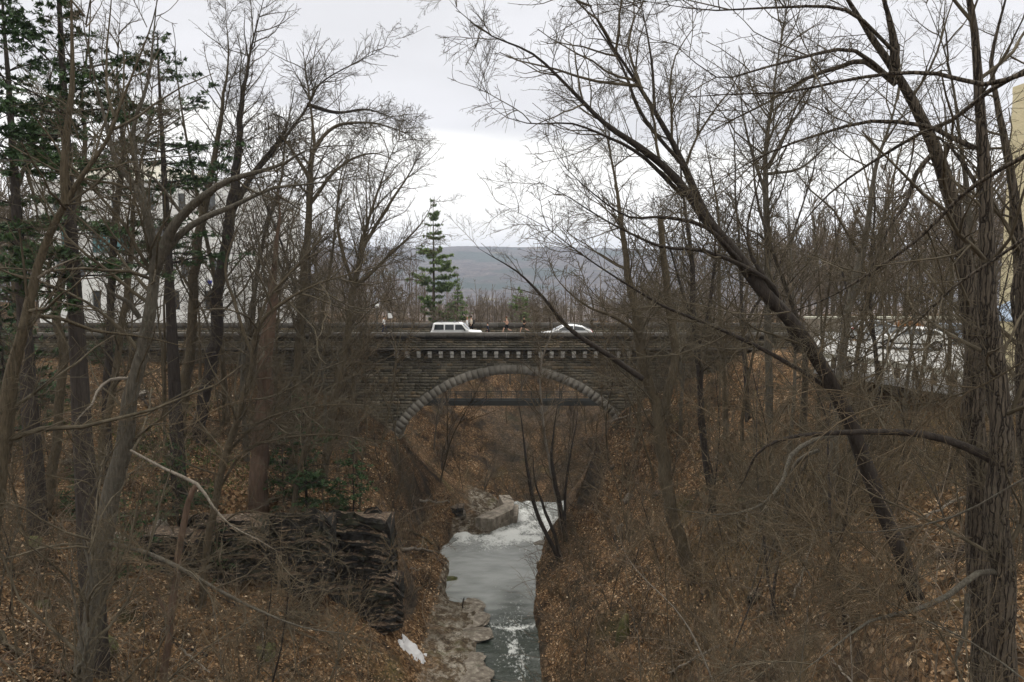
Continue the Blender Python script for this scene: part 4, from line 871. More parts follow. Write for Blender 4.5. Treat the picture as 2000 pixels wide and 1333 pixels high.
def plant(proto, x, y, h, label, group, cat='tree', z=None, name=None):
    if id(proto) in used:
        o = copy_tree(proto)
    else: used.add(id(proto)); o = proto
    for k in ('h',):
        pass
    s = h / proto['h']; o.location = (x, y, (float(H(x, y)) if z is None else z)); o.scale = (s * random.uniform(.9, 1.1),) * 2 + (s,); o.rotation_euler = (random.gauss(0, .03), random.gauss(0, .03), random.uniform(0, 6.28))
    tag(o, label, cat, group); return o
def in_view_x(x, y): return abs(x) < .78 * y + 3
# pixel foot + height in pixels of the photo -> distance by the ground hit
MID = [ # px, py foot, top py, kind
 (440, 830, 60, 0), (480, 900, 180, 2), (330, 930, 300, 3), (640, 870, 330, 2), (560, 820, 150, 1), (690, 900, 420, 3), (740, 880, 470, 5), (260, 860, 330, 5),
 (480, 760, 120, 4), (620, 760, 220, 0), (540, 780, 250, 3),
 (1240, 880, 420, 3), (1330, 850, 300, 2), (1420, 900, 200, 0), (1450, 870, 330, 3), (1460, 820, 140, 1), (1540, 900, 260, 2), (1570, 850, 180, 4), (1600, 830, 250, 3), (1660, 860, 150, 0), (1690, 830, 330, 5),
 (1720, 810, 200, 1), (1760, 830, 260, 2), (1800, 790, 300, 3), (1850, 800, 200, 0), (1400, 840, 380, 5), (1190, 900, 560, 5), (1280, 940, 520, 5), (1520, 1010, 520, 5), (1440, 1080, 700, 5), (1600, 1150, 700, 5), (1230, 1060, 720, 5), (1700, 960, 500, 5), (1780, 900, 380, 3),
 (860, 940, 640, 5), (905, 960, 800, 5), (780, 920, 600, 5), (700, 1000, 620, 5), (640, 1060, 700, 5), (450, 1180, 760, 5), (250, 1180, 760, 5), (90, 1150, 640, 5),
]
for (px, py, pt, kd) in MID:
    Y = hit(px, py, 14); p = W(px, py, Y); top = W(px, pt, Y)[2]
    side = 'left' if px < 900 else 'right'; adj = ['straight bare tree', 'twin-stemmed bare tree', 'slender grey bare tree', 'leaning twin-stemmed bare tree', 'stout furrowed bare tree', 'low twiggy bare tree'][kd]; dep = 'far back' if Y > 48 else ('partway back' if Y > 32 else 'near the camera')
    plant(PROTO[kd], p[0], p[1], top - p[2], '%s %s on the %s bank of the ravine' % (adj, dep, side), '%ss %s on the %s bank' % (adj, dep, side))
g = np.random.default_rng(5)
# behind the bridge and round about
n = 0; tries = 0
for _ in range(170):
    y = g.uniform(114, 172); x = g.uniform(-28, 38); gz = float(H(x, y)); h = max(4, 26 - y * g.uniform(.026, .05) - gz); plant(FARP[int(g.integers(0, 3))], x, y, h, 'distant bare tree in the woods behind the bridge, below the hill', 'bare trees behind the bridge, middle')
while n < 230 and tries < 9000:
    tries += 1
    y = g.uniform(78, 150) if g.random() < .7 else g.uniform(38, 62); x = g.uniform(-1, 1) * (.74 * y + 3)
    if y < 62 and (not (-45 < x < -24) or True): continue
    pxx = 1000 + x / y * FPX
    if 640 > pxx and x < -28 and 76 < y < 105 and x > -60: continue
    if x > 13 and y < 76: continue
    gz = float(H(x, y)); hmax = np.interp(pxx, [0, 500, 700, 860, 900, 1150, 1250, 1400, 2000], [26, 24, 17, 13, 11, 11, 12, 20, 26])
    if 800 < pxx < 1250: hmax = min(hmax, (26 - (565 - 520) / FPX * y) - gz + g.uniform(-1, 1.5))
    if y > 118 and 850 < pxx < 1250: hmax = min(hmax, 14)
    if hmax < 3: continue
    h = hmax * g.uniform(.7, 1.05); kd = int(g.integers(0, 3)); loc = 'behind the bridge' if y > 76 else 'far back on the left bank'
    side = 'left' if x < -8 else ('right' if x > 9 else 'middle')
    plant(FARP[kd], x, y, h, ('distant bare tree in the woods %s, %s part' % (loc, side)) if y > 76 else 'bare tree far back on the left bank by the pale building', ('bare trees behind the bridge, %s' % side) if y > 76 else 'bare trees by the pale building'); n += 1
# the woods further down the valley read as one mass
FP = []; 
g = np.random.default_rng(6); N = 640
yy = 150 + 420 * g.random(N) ** 1.5; xx = g.uniform(-1, 1, N) * (.8 * yy); zz = H(xx, yy); hh = g.uniform(9, 17, N) * np.interp(np.abs(xx), [0, 60, 140], [.75, .9, 1.25])
P0 = np.zeros((N, 5, 3)); P0[:, :, 0] = xx[:, None] + g.normal(0, .15, (N, 5)).cumsum(1); P0[:, :, 1] = yy[:, None]; P0[:, :, 2] = zz[:, None] + np.linspace(0, 1, 5)[None] * hh[:, None]
R0 = .16 * np.linspace(1, .2, 5)[None] * np.ones((N, 1))
P1, R1 = grow(P0, R0, g, 1.0, .1, .7, .5, 7, 4, .08, .12, .5); P2, R2 = grow(P1, R1, g, .8, .2, .8, .5, 3, 3, .05, .15, .6, lmin=.5)
V, F = crown_arrays([(P0, R0, 4), (P1, np.maximum(R1, .045), 3), (P2, np.maximum(R2, .04), 3)]); TRIS[0] += 2 * len(F)
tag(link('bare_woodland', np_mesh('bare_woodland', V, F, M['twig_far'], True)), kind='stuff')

# --- thin saplings thick on both banks
SAP = [auto_tree('bare_sapling', 7, .032, 421, 'bark_brown', 'twig_brown', .45, 1.3, lean=.2, low=.12, minr=.0055, d1=1.8), auto_tree('bare_sapling', 8.5, .04, 422, 'bark_grey', 'twig', .4, 1.3, lean=.15, low=.15, nst=2, minr=.0055, d1=1.7), auto_tree('bare_sapling', 6, .026, 423, 'bark_brown', 'twig_brown', .5, 1.4, lean=.3, low=.1, nst=3, minr=.005, d1=1.8), auto_tree('bare_sapling', 9.5, .05, 424, 'bark_dark', 'twig', .4, 1.2, lean=.22, low=.2, minr=.006, d1=1.6)]
g = np.random.default_rng(18); n = 0
while n < 230:
    y = g.uniform(17, 63.0) if g.random() < .76 else g.uniform(78, 100); x = g.uniform(-1, 1) * (.72 * y + 2)
    if -6.8 < x < 2.6 and y < 77: continue
    if y > 63 and abs(x) > 22: continue
    if x > 14 and 33 < y < 76: continue
    if -18.5 < x < -6.3 and 38.5 < y < 44.5: continue
    pxx = 1000 + x / y * FPX
    if 60 < pxx < 460 and y > 26 and g.random() < .88: continue
    if y < 27 and g.random() < .55: continue
    k = int(g.integers(0, 4)); h = g.uniform(.6, 1.15) * SAP[k]['h']
    if 600 < pxx < 1300: h *= .62
    reg = 'on the slope beyond the arch' if y > 63 else ('%s on the %s bank' % ('far back' if y > 42 else ('midway' if y > 28 else 'near the camera'), 'left' if x < 0 else 'right')); ad = ['thin brown', 'thin grey twin-stemmed', 'low bent many-stemmed', 'taller dark thin'][k]
    plant(SAP[k], x, y, h, ad + ' bare sapling ' + reg, ad + ' saplings ' + reg, 'sapling'); n += 1

# saplings and thin trees that screen both ends of the bridge
for _ in range(64):
    px = g.uniform(300, 760) if g.random() < .65 else g.uniform(1210, 1440); y = g.uniform(51, 61.5); x = (px - 1000) / FPX * y; k = int(g.integers(0, 4)); side = 'left' if px < 1000 else 'right'
    if _ % 4 == 0: plant(PROTO[(0, 2, 3, 5)[k]], x, y, g.uniform(9, 15), 'thin bare tree screening the %s end of the stone bridge' % side, 'thin trees before the %s end of the bridge' % side)
    else: plant(SAP[k], x, y, g.uniform(5, 9), 'thin bare sapling screening the %s end of the stone bridge' % side, 'saplings before the %s end of the bridge' % side, 'sapling')

# --- evergreens
def evergreen(name, label, h, r, seed, leafm, bl0, bl1, lo=.1, droop=-.05, whorl=.5, gap=0.0, needle=.10, dens=1.0, group=None, barkm='bark_dark', per=4, ragged=.2, cat='evergreen tree'):
    """conifer: trunk, whorls of near-level boughs, flat sprays of needles"""
    g = np.random.default_rng(seed); K = 18
    z = np.linspace(-.3, h, K); A = np.stack([g.normal(0, .03, K).cumsum() * .5, g.normal(0, .03, K).cumsum() * .5, z, np.maximum(r * (1 - np.arange(K) / K), .015)], 1)
    nz = int(h * (1 - lo) / whorl); Pb = []; Rb = []
    for i in range(nz):
        t = lo + (1 - lo) * (i + g.uniform(-.3, .3)) / nz
        if g.random() < gap: continue
        L0 = np.interp(t, [lo, lo + (1 - lo) * .35, 1], [bl0 * .75, bl0, bl1])
        for j in range(per):
            if g.random() < .15: continue
            a = g.uniform(0, 6.28); L = L0 * g.uniform(1 - ragged * 2, 1 + ragged); p = np.array([np.interp(t * h, z, A[:, 0]), np.interp(t * h, z, A[:, 1]), t * h]); el = g.normal(.12 if t < .8 else .5, .12); pts = []
            for k in range(7):
                pts.append(p.copy()); d = np.array([math.cos(a) * math.cos(el), math.sin(a) * math.cos(el), math.sin(el)]); p = p + d * L / 6; el += droop + g.normal(0, .05); a += g.normal(0, .06)
            Pb.append(pts); Rb.append(np.linspace(max(.012, L * .011), .004, 7))
    Pb = np.array(Pb); Rb = np.array(Rb)
    P2, R2 = grow(Pb, Rb, g, 4.2 * dens, .12, .9, .42, 1.2, 5, droop * .3, .08, .6, lmin=.15, flat=.75)
    P3, R3 = grow(P2, R2, g, 6.0 * dens, .1, .8, .5, .5, 3, 0, .08, .6, lmin=.12, flat=.6)
    # needles: slim tapered blades on both sides of every spray
    Q = np.concatenate([P3[:, [0, 1]], P3[:, [1, 2]], P2[:, [2, 3]], P2[:, [3, 4]]]); a0 = Q[:, 0]; a1 = Q[:, 1]; T = a1 - a0; Ln = np.linalg.norm(T, axis=1, keepdims=True); T = T / (Ln + 1e-9)
    S = np.cross(T, np.array([0, 0, 1.0])[None] + g.normal(0, .9, T.shape)); S /= np.linalg.norm(S, axis=1, keepdims=True) + 1e-9
    Vn = []; tone = []; m_ = len(Q); tb = g.beta(2, 2, m_)
    for f_, sd in ((.05, 1), (.4, -1), (.7, 1), (.2, -1), (.55, 1), (.95, -1), (.85, 1), (.1, -1)):
        c = a0 + (a1 - a0) * f_; w = needle * g.uniform(.6, 1.2, (m_, 1)); tip = c + S * sd * w + T * w * .6; b0 = c - T * needle * .2; b1 = c + T * needle * .22
        Vn.append(np.stack([b0, b1, tip], 1)); tone.append(np.repeat(np.clip(tb + g.normal(0, .1, m_), 0, 1)[:, None], 3, 1))
    Vn = np.concatenate(Vn).reshape(-1, 3); tone = np.concatenate(tone).ravel(); Fn = np.arange(len(Vn)).reshape(-1, 3); TRIS[0] += len(Fn)
    root = empty(name, (0, 0, 0)); tag(root, label, cat, group); root['h'] = h
    V, F = tubes(A[None, :, :3], A[None, :, 3], 8); link('trunk', np_mesh('trunk', V, F, M[barkm], True), root)
    V, F = crown_arrays([(Pb, Rb, 4), (P2, np.maximum(R2, .004), 3)]); TRIS[0] += 2 * len(F); link('bough', np_mesh('boughs', V, F, M[barkm], True), root)
    link('foliage', np_mesh('foliage', Vn, Fn, M[leafm], tone=tone), root); KIDS[root.name] = [x for x in C.objects if x.parent is root]
    return root
def put(o, px, py_foot, py_top, Y=None, rz=None):
    Y = Y or hit(px, py_foot); p = W(px, py_foot, Y); gz = float(H(p[0], p[1])); top = W(px, py_top, Y)[2]; s = (top - gz) / o['h']
    o.location = (p[0], p[1], gz); o.scale = (s,) * 3; o.rotation_euler = (0, 0, rz if rz is not None else random.uniform(0, 6.28)); return o
put(evergreen('white_pine', 'tall lone bright green pine standing against the hill behind the bridge', 22, .3, 501, 'pine', 3.3, .35, lo=.12, droop=.03, whorl=.95, gap=.10, needle=.28, dens=1.5, per=7, ragged=.38, barkm='bark_brown'), 848, 660, 382, 124)
put(evergreen('evergreen_tree', 'soft dark green conifer beside the tall lone pine behind the bridge', 11, .16, 502, 'pine', 2.6, .3, lo=.05, droop=-.02, whorl=.45, needle=.22, dens=1.3, per=6), 893, 650, 545, 124)
put(evergreen('evergreen_tree', 'bushy bright green conifer behind the two runners', 10, .15, 503, 'pine', 2.4, .5, lo=.05, droop=.03, whorl=.6, needle=.24, dens=1.3, per=6, ragged=.35), 1016, 655, 556, 126)
big = evergreen('hemlock_tree', 'thick dark hemlock trunk in the left woods with drooping boughs across the sky', 22, .40, 504, 'hemlock', 4.0, .8, lo=.50, droop=-.06, whorl=.55, gap=.12, needle=.11, dens=1.25, per=5, ragged=.3)
put(big, 165, 905, -160, 26, .4)
h2 = put(copy_tree(big), 60, 860, -60, 34, 2.2); tag(h2, 'hemlock at the far left whose dark sprays fill the upper left corner')
h3 = put(copy_tree(big), 345, 820, 60, 42, 4.0); tag(h3, 'hemlock behind the big lichened tree, its dark crown ending above the pale building')
sm = evergreen('hemlock_sapling', 'small dark hemlock beside the foot of the stout reddish trunk', 5, .07, 505, 'hemlock', 1.9, .3, lo=.05, droop=-.05, whorl=.3, needle=.10, dens=1.4, per=5, ragged=.3, cat='evergreen sapling')
put(sm, 600, 1010, 770, None, 0)
for (px, py, pt, lab) in ((350, 1040, 840, 'small hemlock between the big lichened tree and the two close trunks'), (250, 1120, 960, 'low hemlock sapling just right of the big lichened trunk'), (690, 1010, 860, 'little hemlock at the edge of the dark cliff'), (555, 985, 840, 'low hemlock just right of the stout reddish trunk, behind its taller neighbour'),
                          (150, 1010, 900, 'little hemlock left of the big lichened trunk'), (20, 880, 560, 'bushy hemlock at the left edge behind the smooth forked trunk'), (12, 780, 430, 'tall bushy hemlock in front of the pale building at the far left'), (215, 720, 600, 'thin hemlock in front of the pale building, left of the big lichened tree'), (430, 1130, 1020, 'low hemlock sapling on the slope below the cliff top')):
    tag(put(copy_tree(sm), px, py, pt), lab)

# --- bare shrubs and saplings of the slopes
def shrub(seed, h, n, twm):
    n = int(n * 1.7)
    g = np.random.default_rng(seed); a = g.uniform(0, 6.28, n); P = np.zeros((n, 7, 3)); d = np.stack([np.cos(a) * .55, np.sin(a) * .55, np.ones(n)], 1) * g.uniform(.6, 1, (n, 1)); d /= np.linalg.norm(d, axis=1, keepdims=True); p = g.normal(0, .12, (n, 3)) * [1, 1, 0] - [0, 0, .2]; L = h * g.uniform(.5, 1.1, n)[:, None] / 6
    for k in range(7):
        P[:, k] = p; d = d + g.normal(0, .13, d.shape) - [0, 0, .05]; d /= np.linalg.norm(d, axis=1, keepdims=True); p = p + d * L
    R = np.linspace(.014, .005, 7)[None] * np.ones((n, 1)); P2, R2 = grow(P, R, g, 2.6, .2, .7, .5, 1.1, 5, .02, .18, .6, lmin=.25); P3, R3 = grow(P2, R2, g, 3.0, .2, .7, .6, .6, 3, 0, .2, .7, lmin=.15)
    V, F = crown_arrays([(P, R, 4), (P2, np.maximum(R2, .006), 3), (P3, np.maximum(R3, .005), 3)]); TRIS[0] += 2 * len(F)
    o = link('bare_shrub', np_mesh('bare_shrub', V, F, M[twm], True)); o['h'] = h; return o
SHR = [shrub(601, 2.6, 9, 'twig_brown'), shrub(602, 3.2, 8, 'twig'), shrub(603, 2.0, 12, 'twig_brown'), shrub(604, 3.6, 7, 'twig_brown'), shrub(605, 2.4, 11, 'twig')]
g = np.random.default_rng(8); n = 0; usedS = set()
while n < 295:
    y = g.uniform(17, 63) if g.random() < .72 else g.uniform(84, 125); x = g.uniform(-1, 1) * (.72 * y + 2)
    if -6.8 < x < 2.6 and y < 77: continue
    if y > 63 and abs(x) > 26: continue
    if x > 14 and y > 33 and y < 76: continue
    if x < 0 and g.random() < .45: continue
    if y < 28 and g.random() < .5: continue
    if -18.5 < x < -6.3 and 38.5 < y < 44.5: continue
    k = int(g.integers(0, 5)); pr = SHR[k]
    if k in usedS: o = pr.copy(); C.objects.link(o)
    else: usedS.add(k); o = pr
    s = g.uniform(.55, 1.15) * (1.2 if y > 80 else 1); o.location = (x, y, float(H(x, y)) - .03); o.scale = (s, s, s); o.rotation_euler = (0, 0, g.uniform(0, 6.28))
    wh = 'on the slope beyond the arch' if y > 63 else ('on the left bank' if x < 0 else 'on the right bank'); wh = ('far back ' if 63 > y > 42 else ('' if y > 63 else 'in the foreground ' if y < 28 else 'midway ')) + wh; ad = ['brown fountain-shaped', 'grey open', 'low dense brown', 'tall arching brown', 'dense grey'][k]; tag(o, ad + ' bare shrub ' + wh, 'shrub', ad + ' bare shrubs ' + wh); n += 1

# ------------------------------------------------------------------ undergrowth, leaves, rocks, logs
g = np.random.default_rng(9)
def scatter(n, ylo, yhi, keep, pw=1.6):
    """points spread over the ground in view, denser towards the camera"""
    out = []
    while sum(len(o) for o in out) < n:
        y = ylo + (yhi - ylo) * g.random(n) ** pw; x = g.uniform(-1, 1, n) * (.75 * y + 2); k = keep(x, y); out.append(np.stack([x[k], y[k]], 1))
    return np.concatenate(out)[:n]
land = lambda x, y: ~((x > -18.5) & (x < -5.8) & (y > 38.0) & (y < 44.0) & (g.random(len(x)) < .88)) & ~((x > -5.2) & (x < 1.75) & (y < 77)) & ~((x > 14) & (y > 34) & (y < 76)) & ~((y > 63.5) & (y < 75.5)) & ~((y > 75) & (np.abs(x) > 25))
XY = scatter(7000, 15, 118, land, .85); N = len(XY); P = np.zeros((N, 4, 3)); p = np.stack([XY[:, 0], XY[:, 1], H(XY[:, 0], XY[:, 1]) - .05], 1)
d = g.normal(0, .75, (N, 3)); d[:, 2] = np.abs(d[:, 2]) + .35; d /= np.linalg.norm(d, axis=1, keepdims=True); L = (g.gamma(2.2, .42, N) + .35)[:, None] / 3
for k in range(4):
    P[:, k] = p; d = d + g.normal(0, .22, d.shape) - [0, 0, .06]; d /= np.linalg.norm(d, axis=1, keepdims=True); p = p + d * L
R = (g.uniform(.004, .011, N) * (1 + XY[:, 1] / 55))[:, None] * np.array([[1, .85, .65, .4]]); P2, R2 = grow(P, R, g, 1.6, .2, .8, .6, .8, 3, 0, .2, .7, lmin=.2)
V, F = crown_arrays([(P, R, 3), (P2, np.maximum(R2, .004), 3)]); TRIS[0] += 2 * len(F); tag(link('undergrowth', np_mesh('undergrowth', V, F, M['twig_brown'], True)), kind='stuff')
# long arching stems tangled over the near slopes
XY = scatter(1500, 13, 60, lambda x, y: land(x, y) & ~((y > 36) & (y < 44.5) & (x < -5.5) & (x > -19) & (g.random(len(x)) < .9)) & ~((y > 40) & (x < -7) & (g.random(len(x)) < .4)), 1.1); N = len(XY); P = np.zeros((N, 7, 3)); p = np.stack([XY[:, 0], XY[:, 1], H(XY[:, 0], XY[:, 1]) - .05], 1)
d = g.normal(0, .8, (N, 3)); d[:, 0] -= .35 * np.sign(p[:, 0]); d[:, 2] = np.abs(d[:, 2]) + .7; d /= np.linalg.norm(d, axis=1, keepdims=True); L = g.uniform(1.6, 4.6, N)[:, None] / 6
for k in range(7):
    P[:, k] = p; d = d + g.normal(0, .13, d.shape) - [0, 0, .13]; d /= np.linalg.norm(d, axis=1, keepdims=True); p = p + d * L
R = (g.uniform(.008, .019, N) * (1 + XY[:, 1] / 60))[:, None] * np.linspace(1, .35, 7)[None]; P2, R2 = grow(P, R, g, 1.7, .2, .7, .5, 1.1, 4, 0, .2, .7, lmin=.25)
V, F = crown_arrays([(P, R, 3), (P2, np.maximum(R2, .004), 3)]); TRIS[0] += 2 * len(F); tag(link('bramble_tangle', np_mesh('bramble_tangle', V, F, M['twig_pale'], True)), kind='stuff')
# fallen leaves
XY = scatter(130000, 14, 62, land, 1.25); N = len(XY); z = H(XY[:, 0], XY[:, 1]) + g.uniform(.0, .06, N); stp = steepness(XY[:, 0], XY[:, 1]); k = (1.7 * fbm(XY[:, 0] * .28, XY[:, 1] * .28, 61, 4) + g.normal(0, .35, N) - stp * .9) > -.35; XY = XY[k]; z = z[k]; N = len(XY)
a = g.uniform(0, 6.28, N); s = g.uniform(.035, .085, N) * (1 + .3 * XY[:, 1] / 60); u = np.stack([np.cos(a), np.sin(a), g.normal(0, .45, N)], 1); v = np.stack([-np.sin(a), np.cos(a), g.normal(0, .45, N)], 1); c = np.stack([XY[:, 0], XY[:, 1], z], 1)
V = np.stack([c + u * s[:, None], c + v * (s * .62)[:, None], c - u * s[:, None], c - v * (s * .62)[:, None]], 1).reshape(-1, 3); F = np.arange(N * 4).reshape(-1, 4); TRIS[0] += 2 * N
tag(link('leaf_litter', np_mesh('leaf_litter', V, F, M['leaf'], tone=np.repeat(g.beta(1.5, 1.7, N), 4))), kind='stuff')
def blades(name, pts, h, m, w=.012, lean=.35):
    N = len(pts); z = H(pts[:, 0], pts[:, 1]); a = g.uniform(0, 6.28, N); hh = h * g.uniform(.5, 1.2, N); b = np.stack([pts[:, 0], pts[:, 1], z - .02], 1); u = np.stack([np.cos(a), np.sin(a), 0 * a], 1) * w
    t = b + np.stack([g.normal(0, lean, N), g.normal(0, lean, N), np.ones(N)], 1) * hh[:, None]; V = np.stack([b - u, b + u, t], 1).reshape(-1, 3); TRIS[0] += N
    return tag(link(name, np_mesh(name, V, np.arange(3 * N).reshape(-1, 3), m, tone=np.repeat(g.random(N), 3))), kind='stuff')
q = np.concatenate([np.stack([g.normal(12.5, 3.0, 16000), g.normal(35, 5, 16000)], 1), np.stack([g.normal(17, 3.5, 6000), g.normal(30, 3, 6000)], 1)]); blades('dry_grass', q[(q[:, 0] > 6) & (q[:, 1] > 22)], .55, M['drygrass'], .012, .4)
q = np.stack([g.normal(-22, 5, 7000), g.normal(50, 5, 7000)], 1); q = q[fbm(q[:, 0] * .4, q[:, 1] * .4, 71, 3) > -.05]; blades('ground_cover', q, .22, M['ivy'], .05, .6)

def rock(name, label, loc, size, m, seed, rz=0.0, layers=0, cat='rock', group=None, jag=.22, tilt=(0, 0)):
    """angular boulder; layers > 0 makes a stack of broken shale beds"""
    gg = np.random.default_rng(seed); b = MB()
    if layers:
        # bedded shale: every bed steps in or out along its length and ends in broken teeth
        nu = max(14, int(size[0] / .16)); nb = layers * 3; us = np.linspace(-1, 1, nu); hs = gg.uniform(.4, 1.6, nb); zs = np.concatenate([[0], np.cumsum(hs / hs.sum())]); V = []; env = np.clip(1 - np.abs(us) ** (3 if size[2] < 4.5 else 10), 0, 1)
        for j in range(nb):
            off = size[1] * (.55 * zs[j] + .45 * fbm(us * size[0] * .55 + 9 * seed, us * 0 + j * .35, seed, 3) + .22 * gg.choice([-1, 0, 1]) * .5 + .10 * np.round(2 * vnoise(us * size[0] * 1.3, us * 0 + j * 3.7, seed)) ) + min(size[1], size[0] * .3) * (1 - env)
            for zz in (zs[j] + .004, zs[j + 1] - .004):
                V.append(np.stack([us * size[0] / 2 + gg.normal(0, .05, nu), off + .10 * fbm(us * size[0] * 2.2, us * 0 + zz * size[2] * 1.6, seed + 5, 3) - (0 if zz == zs[j] + .004 else .0) + gg.normal(0, .02, nu), zz * size[2] * (.55 + .45 * env) * (1 + min(.30, .7 / size[2]) * zz * fbm(us * size[0] * .45 + seed, us * 0, seed + 7, 3)) + .03 * fbm(us * 6, us * 0 + zz * 9, seed, 2)], 1))
        V.append(np.stack([us * size[0] / 2, np.full(nu, size[1] * 1.9), np.full(nu, size[2] * .9)], 1))
        nr = len(V); V = np.concatenate(V); F = [(r * nu + i, r * nu + i + 1, (r + 1) * nu + i + 1, (r + 1) * nu + i) for r in range(nr - 1) for i in range(nu - 1)]; b.add(V, F, .5)
        sm_ = False
    else:
        import bmesh
        bm = bmesh.new(); bmesh.ops.create_icosphere(bm, subdivisions=3, radius=.5)
        V = np.array([v.co for v in bm.verts]); F = [[v.index for v in f.verts] for f in bm.faces]; bm.free()
        nrm = V / .5; V = np.sign(V) * np.abs(V) ** .8; V *= (1 + jag * fbm(nrm[:, 0] * 1.4 + nrm[:, 2] * 2 + seed, nrm[:, 1] * 1.4 + nrm[:, 2], seed, 4))[:, None]; V = V * size + [0, 0, size[2] * .3]; b.add(V, F, .5)
    o = b.build(name, M[m]); o.location = loc; o.rotation_euler = (tilt[0], tilt[1], rz); tag(o, label, cat, group); return o
# dark cliff under the leafy shelf (left)
for k, (px, pb, pt, w, lab) in enumerate(((300, 1110, 1035, 3.6, 'dark shale ledge left end, beside the big lichened trunk'), (425, 1125, 1005, 4.6, 'dark shale ledge below the two close trunks'), (560, 1150, 1000, 4.8, 'dark shale cliff below the stout reddish trunk'), (690, 1185, 992, 4.4, 'dark shale cliff with the little hemlock at its edge'), (736, 1150, 1000, 3.0, 'dark rock corner at the right end of the cliff'), (742, 1228, 1120, 2.6, 'low dark ledge under the rock corner, above the snow patch'))):
    Y = hit(px, pb, 12) - .5; p = W(px, pb, Y); hgt = W(px, pt, Y + .8)[2] - p[2] + .5; rock('shale_cliff', lab, (p[0], p[1], p[2] - .5), (w, 1.0, hgt), 'shale', 700 + k, (-.15, .1, .05, 0, .35, .1)[k], layers=7, cat='rock face')
for k, (px, py, s, lab) in enumerate(((1390, 1150, (2.2, 1.0, .9), 'dark shale outcrop on the right slope above the mossy stump'), (1620, 1200, (2.6, 1.0, .7), 'dark shale outcrop in the lower right slope'), (1560, 1290, (2.6, 1.2, .9), 'dark shale outcrop at the bottom of the right slope'), (850, 1030, (3.4, 1.6, 1.3), 'broken dark ledge on the left bank beside the rapids'), (1180, 1260, (1.8, .8, .7), 'small dark ledge above the stream on the right'), (620, 1160, (4.5, 1.2, 1.0), 'lower shale ledge below the left cliff'))):
    Y = hit(px, py, 12); p = W(px, py, Y); gx_ = float(H0(p[0] + 1, p[1]) - H0(p[0] - 1, p[1])); gy_ = float(H0(p[0], p[1] + 1) - H0(p[0], p[1] - 1)); rz_ = math.atan2(-gx_, gy_); rock('shale_outcrop', lab, (p[0] - .25 * math.sin(-rz_), p[1] + .2, p[2] - s[2] * .75), s, 'shale', 720 + k, rz_, layers=5, cat='rock face')
# rock shelf by the water on the left
gg = np.random.default_rng(77); k = 0
def water_x(y): return float(np.interp(y, [36, 47, 50.5, 52, 54, 60], [-1.85, -1.9, -2.0, -3.6, -4.7, -5.6]))
for y in np.arange(38.5, 50.5, 1.15):
    for x in (water_x(y) - .5,):
        xx = x + gg.normal(0, .2); yy = y + gg.normal(0, .3); s = (gg.uniform(.8, 2.2), gg.uniform(.9, 2.4), gg.uniform(.2, .36)); z = float(H(xx, yy)) - .02
        rock('shelf_rock', 'flat pale rock of the ledge along the left edge of the stream', (xx, yy, z - .14), s, 'shelfrock', 740 + k, gg.uniform(0, 3), group='flat rocks beside the stream', jag=.35); k += 1
for (px, py, s, lab) in ((1030, 1220, (.9, 2.6, .8), 'pale rock on the right edge of the stream near the lip'), (1045, 1080, (1.4, 1.0, .6), 'rock under the twin-stemmed stream tree'), (1060, 1065, (1.6, .9, .5), 'flat rock at the right end of the rapids'), (1040, 1165, (.8, .9, .5), 'small dark rock on the right edge of the calm water'), (875, 1135, (1.5, .7, .45), 'mossy flat stone on the left edge of the calm water'), (900, 1010, (.9, .8, .8), 'boulder left of the flume wall in the foam'), (1040, 1290, (.8, 1.6, .6), 'pale rock on the right edge at the bottom of the picture')):
    Y = hit(px, py, 30); p = W(px, py, Y); rock('bank_rock', lab, (p[0], p[1], p[2] - .1), s, 'mossrock' if 'mossy' in lab else 'shelfrock', 800 + int(px), 0.2, jag=.35)
Y = hit(1215, 1255, 20); p = W(1215, 1255, Y)
b = MB(); b.tube([(0, 0, -.3), (.05, 0, .5), (.1, .05, 1.0), (.22, .05, 1.5)], [.42, .36, .27, .12], 10); o = b.build('mossy_stump', M['mossrock'], smooth=True); o.location = p; tag(o, 'tapering broken stump covered in green and yellow moss on the right slope', 'stump')
# old snow beside the cliff foot
p = np.array([-5.9, 41.4, 0.0]); gs = np.arange(-1, 1.001, .05); X, Yg = np.meshgrid(gs * .85, gs * .9); rr = np.hypot(X / .85, Yg / .9) + .95 * fbm(X * 2.2 + 9, Yg * 2.2, 91, 4); zz = np.clip(.85 - rr, -.3, .3) * .5
V = np.stack([X + p[0], Yg + p[1], H(X + p[0], Yg + p[1]) + zz + .05 + .04 * fbm(X * 6, Yg * 6, 92, 3)], -1).reshape(-1, 3); m_ = len(gs); i = (np.arange(m_ - 1)[:, None] * m_ + np.arange(m_ - 1)[None]).ravel(); F = np.stack([i, i + 1, i + m_ + 1, i + m_], 1); keep = rr.ravel()[F].max(1) < .98
o = link('snow_patch', np_mesh('snow_patch', V, F[keep], M['snow'], True)); tag(o, 'last patch of old white snow at the foot of the dark rock corner', 'snow')

